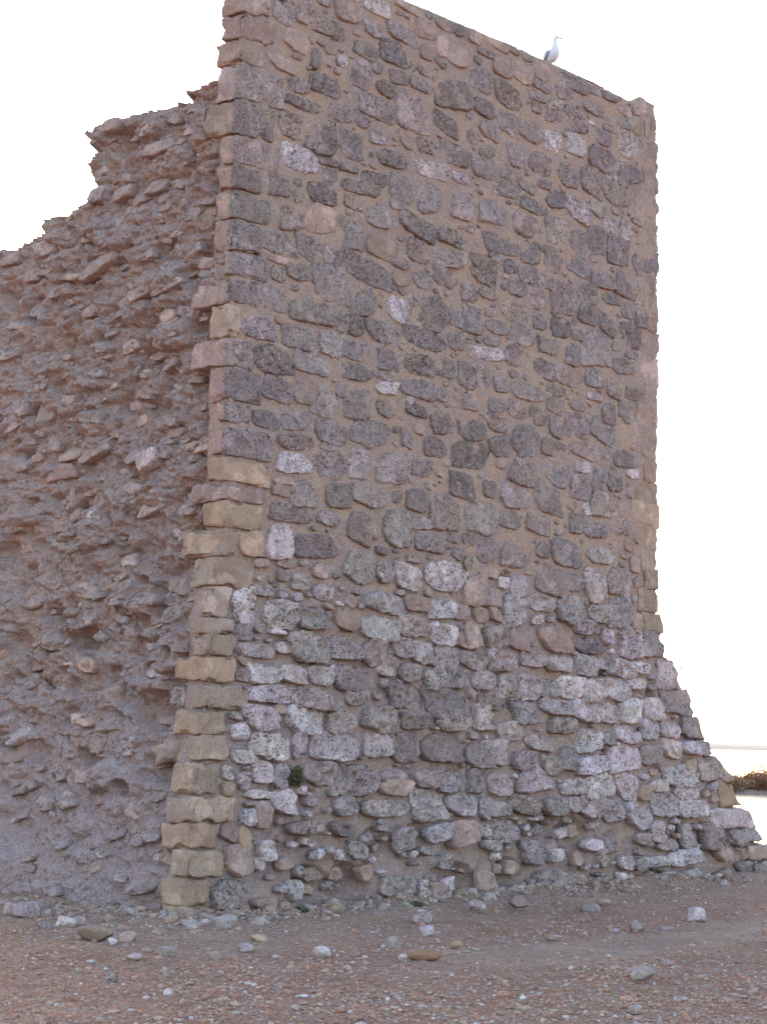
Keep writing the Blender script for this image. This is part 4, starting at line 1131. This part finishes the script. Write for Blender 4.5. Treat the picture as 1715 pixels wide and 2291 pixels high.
def stems(n, radius, height, seed=1, th=.006):
    r = np.random.RandomState(seed); V, Fs = [], []
    for i in range(n):
        az = r.uniform(0, 6.28); rr_ = r.uniform(.2, .8) * radius
        p0 = np.array([r.uniform(-.1, .1) * radius, r.uniform(-.1, .1) * radius, -.02]); p1 = np.array([math.cos(az) * rr_, math.sin(az) * rr_, height * r.uniform(.5, .95)])
        q = np.array([[1, 0, 0], [-.5, .87, 0], [-.5, -.87, 0]]) * th; o = len(V)
        V += list(p0 + q) + list(p1 + q * .3)
        for j in range(3): Fs.append([o + j, o + (j + 1) % 3, o + 3 + (j + 1) % 3, o + 3 + j])
    return np.array(V), np.array(Fs)
M_LEAF = tint_mat('shrub leaves', .8, 40, .2); M_STEM = plain('dry stem', (.16, .11, .08), .9)
def plant(name, label, cat, loc, n, radius, height, colr, leaf, seed, group=None, nst=10, tilt=None):
    th_ = thing(name, label, cat, loc, group)
    V, Fq, T = tuft(name, n, radius, height, colr, loc, None, leaf, seed=seed)
    mk('foliage', V + np.array(loc), Fq, M_LEAF, th_, T, smooth=False, loc=tuple(loc))
    V, Fs = stems(nst, radius, height, seed, max(.002, leaf * .15))
    mk('stem', V + np.array(loc), Fs, M_STEM, th_, None, loc=tuple(loc))
    if tilt: th_.rotation_euler = tilt
    return th_
s_, z_ = front_sz(660, 1750)
pw_ = front_pt(np.array([s_]), np.array([z_]), np.array([-.02]))[0]
plant('wall_shrub', 'small dark green tuft growing out of the tower face low on the left', 'shrub', pw_, 600, .09, .15, (.12, .10, .06), .022, 3, None, 12, (math.radians(40), 0, math.radians(25)))
for i, (px, py, lab) in enumerate([(930, 2036, 'tiny green weed at the foot of the wall left of the pale cube shaped rock'), (1465, 1982, 'low olive weed at the right foot of the wall'), (672, 2052, 'dry olive weed at the foot of the wall right of the corner blocks')]):
    G = on_ground(px, py); G[2] = float(ground_z(np.array([G[0]]), np.array([G[1]]))[0])
    plant('weed', lab, 'weed', G, 260, .09, .045, (.12, .11, .06), .018, 40 + i, 'weeds at the wall foot', 8)
# shrubs on the spit beyond the lagoon and on the near shore
sh = random.Random(33)
def shrub(x, y, rad, hgt, c, lab, seed, grp):
    z = float(ground_z(np.array([x]), np.array([y]))[0])
    return plant('shrub', lab, 'shrub', (x, y, z - .05), 5200, rad, hgt, c, .05, seed, grp, 14)
RB = (.22, .075, .05)
def at_depth(px, y):
    d = ray(px, 1700); return EYEP[0] + d[0] / d[1] * y
SHR = [(1622, 81.5, 1.1, .58, (.27, .15, .075), 'dry tan shrub on the spit, next to the tower edge'),
       (1655, 84, 1.5, .66, RB, 'red brown rounded shrub on the spit, second from the tower edge'),
       (1692, 82, 1.1, .62, (.19, .08, .045), 'dark red dome shaped shrub in front on the spit, third from the tower edge'),
       (1706, 87, 1.0, .85, RB, 'taller spiky topped red brown shrub at the back of the spit'),
       (1740, 83, 1.5, .7, RB, 'red brown shrub on the spit cut by the right edge of the photo')]
for i, (px, y, ra, hg, c, lab) in enumerate(SHR):
    shrub(at_depth(px, y), y, ra, hg, c, lab, 60 + i, 'shrubs on the spit')
ORD = ['first', 'second', 'third']
for i in range(6):
    px = 1800 + i * 62 if i < 3 else 1500 - (i - 3) * 70
    x = at_depth(px, 84)
    lab = ORD[i] + ' red brown shrub on the spit past the right edge of the photo' if i < 3 else ORD[i - 3] + ' red brown shrub on the spit hidden behind the right part of the tower'
    shrub(x, 84 + sh.uniform(-1.5, 2), sh.uniform(1.2, 1.6), sh.uniform(.6, .75), RB, lab, 80 + i, 'shrubs on the spit')
xx = at_depth(1712, 31)
shrub(xx + .28, 31, .5, .2, (.24, .11, .06), 'low red brown shrub on the near shore just behind the flared base', 95, None)

# ------------------------------------------------------------------ gull on the wall
def tube(path, rad, m=16, squash=(1, 1), ref=(0, 0, 1)):
    path = np.array(path, dtype=float); V = []; Fs = []
    for i, p in enumerate(path):
        tdir = path[min(i + 1, len(path) - 1)] - path[max(i - 1, 0)]; tdir /= np.linalg.norm(tdir)
        a = np.cross(tdir, ref); 
        if np.linalg.norm(a) < 1e-3: a = np.cross(tdir, (1, 0, 0))
        a /= np.linalg.norm(a); b = np.cross(a, tdir)
        for j in range(m):
            th = 2 * np.pi * j / m
            V.append(p + rad[i] * (math.cos(th) * a * squash[0] + math.sin(th) * b * squash[1]))
    for i in range(len(path) - 1):
        for j in range(m):
            Fs.append([i * m + j, i * m + (j + 1) % m, (i + 1) * m + (j + 1) % m, (i + 1) * m + j])
    n = len(V); V.append(path[0]); V.append(path[-1])
    for j in range(m):
        Fs.append([n, (j + 1) % m, j]); Fs.append([n + 1, (len(path) - 1) * m + j, (len(path) - 1) * m + (j + 1) % m])
    return np.array(V), Fs
gs, gz = front_sz(1257, 147)
gp = front_pt(np.array([gs]), np.array([float(Hs(gs)) + .035]), np.array([-.14]))[0]
gull = thing('gull', 'white gull with grey wings standing upright on the top edge of the tower', 'bird', gp)
M_W = plain('white plumage', (.66, .63, .66), .8, 40, .05); M_G = plain('grey plumage', (.27, .25, .28), .8, 40, .15)
M_BEAK = plain('yellow beak', (.24, .12, .07), .5); M_LEG = plain('pinkish leg', (.45, .28, .2), .6); M_EYE = plain('dark eye', (.02, .02, .02), .3)
def gl(V): return np.asarray(V) + gp
# heading: towards the camera and right; body leaning back
hd = np.array([.50, -.866, 0]); sdv = np.array([.866, .50, 0]); upv = np.array([0, 0, 1.0])
def G3(f, s_, u_): return (hd * f + sdv * s_ + upv * u_) * .93
body = [G3(-.17, 0, .12), G3(-.14, 0, .125), G3(-.09, 0, .135), G3(-.03, 0, .150), G3(.02, 0, .175), G3(.045, 0, .215), G3(.05, 0, .255), G3(.05, 0, .29), G3(.052, 0, .32), G3(.055, 0, .345),
        G3(.060, .003, .368), G3(.066, .010, .385), G3(.070, .024, .388), G3(.073, .040, .380)]
rd = [.012, .032, .052, .067, .071, .062, .046, .034, .027, .025, .027, .028, .022, .008]
V, Fs = tube(body, rd, 18, (1, 1))
o = mk('body', gl(V), Fs, M_W, gull, loc=tuple(gp))
V, Fs = tube([G3(.072, .034, .380), G3(.076, .066, .377), G3(.080, .098, .373), G3(.081, .110, .362)], [.013, .011, .009, .004], 8)
mk('beak', gl(V), Fs, M_BEAK, gull, loc=tuple(gp))
for sgn in (-1, 1):
    V, Fs = tube([G3(.035, sgn * .070, .20), G3(-.0, sgn * .080, .185), G3(-.07, sgn * .070, .155), G3(-.14, sgn * .045, .125), G3(-.22, sgn * .02, .095)], [.012, .04, .046, .032, .004], 12, (.35, 1))
    mk('wing', gl(V), Fs, M_G, gull, loc=tuple(gp))
    V, Fs = tube([G3(-.0, sgn * .03, .11), G3(.0, sgn * .03, .05), G3(.005, sgn * .03, 0.0)], [.009, .005, .005], 8)
    V2, Fs2 = tube([G3(.0, sgn * .03, .004), G3(.03, sgn * .03, .003), G3(.055, sgn * .03, .001)], [.006, .008, .012], 6, (1.4, .3))
    n = len(V)
    mk('leg', gl(np.concatenate([V, V2])), Fs + [[x + n for x in f_] for f_ in Fs2], M_LEG, gull, loc=tuple(gp))
    V = I1 * .0045 + G3(.070, .022, .391) + (hd * .93 - sdv * .1) * sgn * -.022
    mk('eye', gl(V), F1, M_EYE, gull, loc=tuple(gp))
V, Fs = tube([G3(-.14, 0, .115), G3(-.19, 0, .10), G3(-.23, 0, .09)], [.03, .034, .03], 10, (1, .25))
mk('tail', gl(V), Fs, M_W, gull, loc=tuple(gp))
# far bird in flight
fb = EYEP + ray(1522, 1494) * 160
fo = thing('flying_gull', 'tiny distant gull flying in the white sky right of the flared base', 'bird', fb)
V, Fs = tube([(-.2, 0, 0), (-.1, 0, .01), (.1, 0, .01), (.2, 0, .0)], [.01, .05, .05, .01], 8)
mk('body', V + fb, Fs, M_G, fo, loc=tuple(fb))
for sg in (-1, 1):
    V = np.array([(-.06, 0, .02), (.08, 0, .02), (.05, sg * .3, .10), (-.03, sg * .3, .10), (-.06, sg * .6, .06), (-.07, sg * .61, .055),
                  (-.06, 0, .035), (.08, 0, .035), (.05, sg * .3, .115), (-.03, sg * .3, .115), (-.06, sg * .6, .065), (-.07, sg * .61, .06)])
    Fs = [[0, 1, 2, 3], [3, 2, 4, 5], [6, 9, 8, 7], [9, 11, 10, 8], [0, 6, 7, 1], [1, 7, 8, 2], [2, 8, 10, 4], [5, 4, 10, 11], [3, 5, 11, 9], [0, 3, 9, 6]]
    mk('wing', V + fb, Fs, M_G, fo, loc=tuple(fb), smooth=False)

# ------------------------------------------------------------------ thin sea haze
m, t = nt('sea haze')
pv = N(t, 'ShaderNodeVolumePrincipled'); pv.inputs['Color'].default_value = (.93, .9, .92, 1); pv.inputs['Density'].default_value = 5e-5
o_ = N(t, 'ShaderNodeOutputMaterial'); t.links.new(pv.outputs[0], o_.inputs['Volume'])
V = np.array([(x, y, z) for x in (-9100, 9100) for y in (-3100, 12100) for z in (-2.6, 45)], dtype=float)
mk('haze', V, [[0, 1, 3, 2], [4, 6, 7, 5], [0, 4, 5, 1], [2, 3, 7, 6], [0, 2, 6, 4], [1, 5, 7, 3]], m, None, kind='stuff', smooth=False)
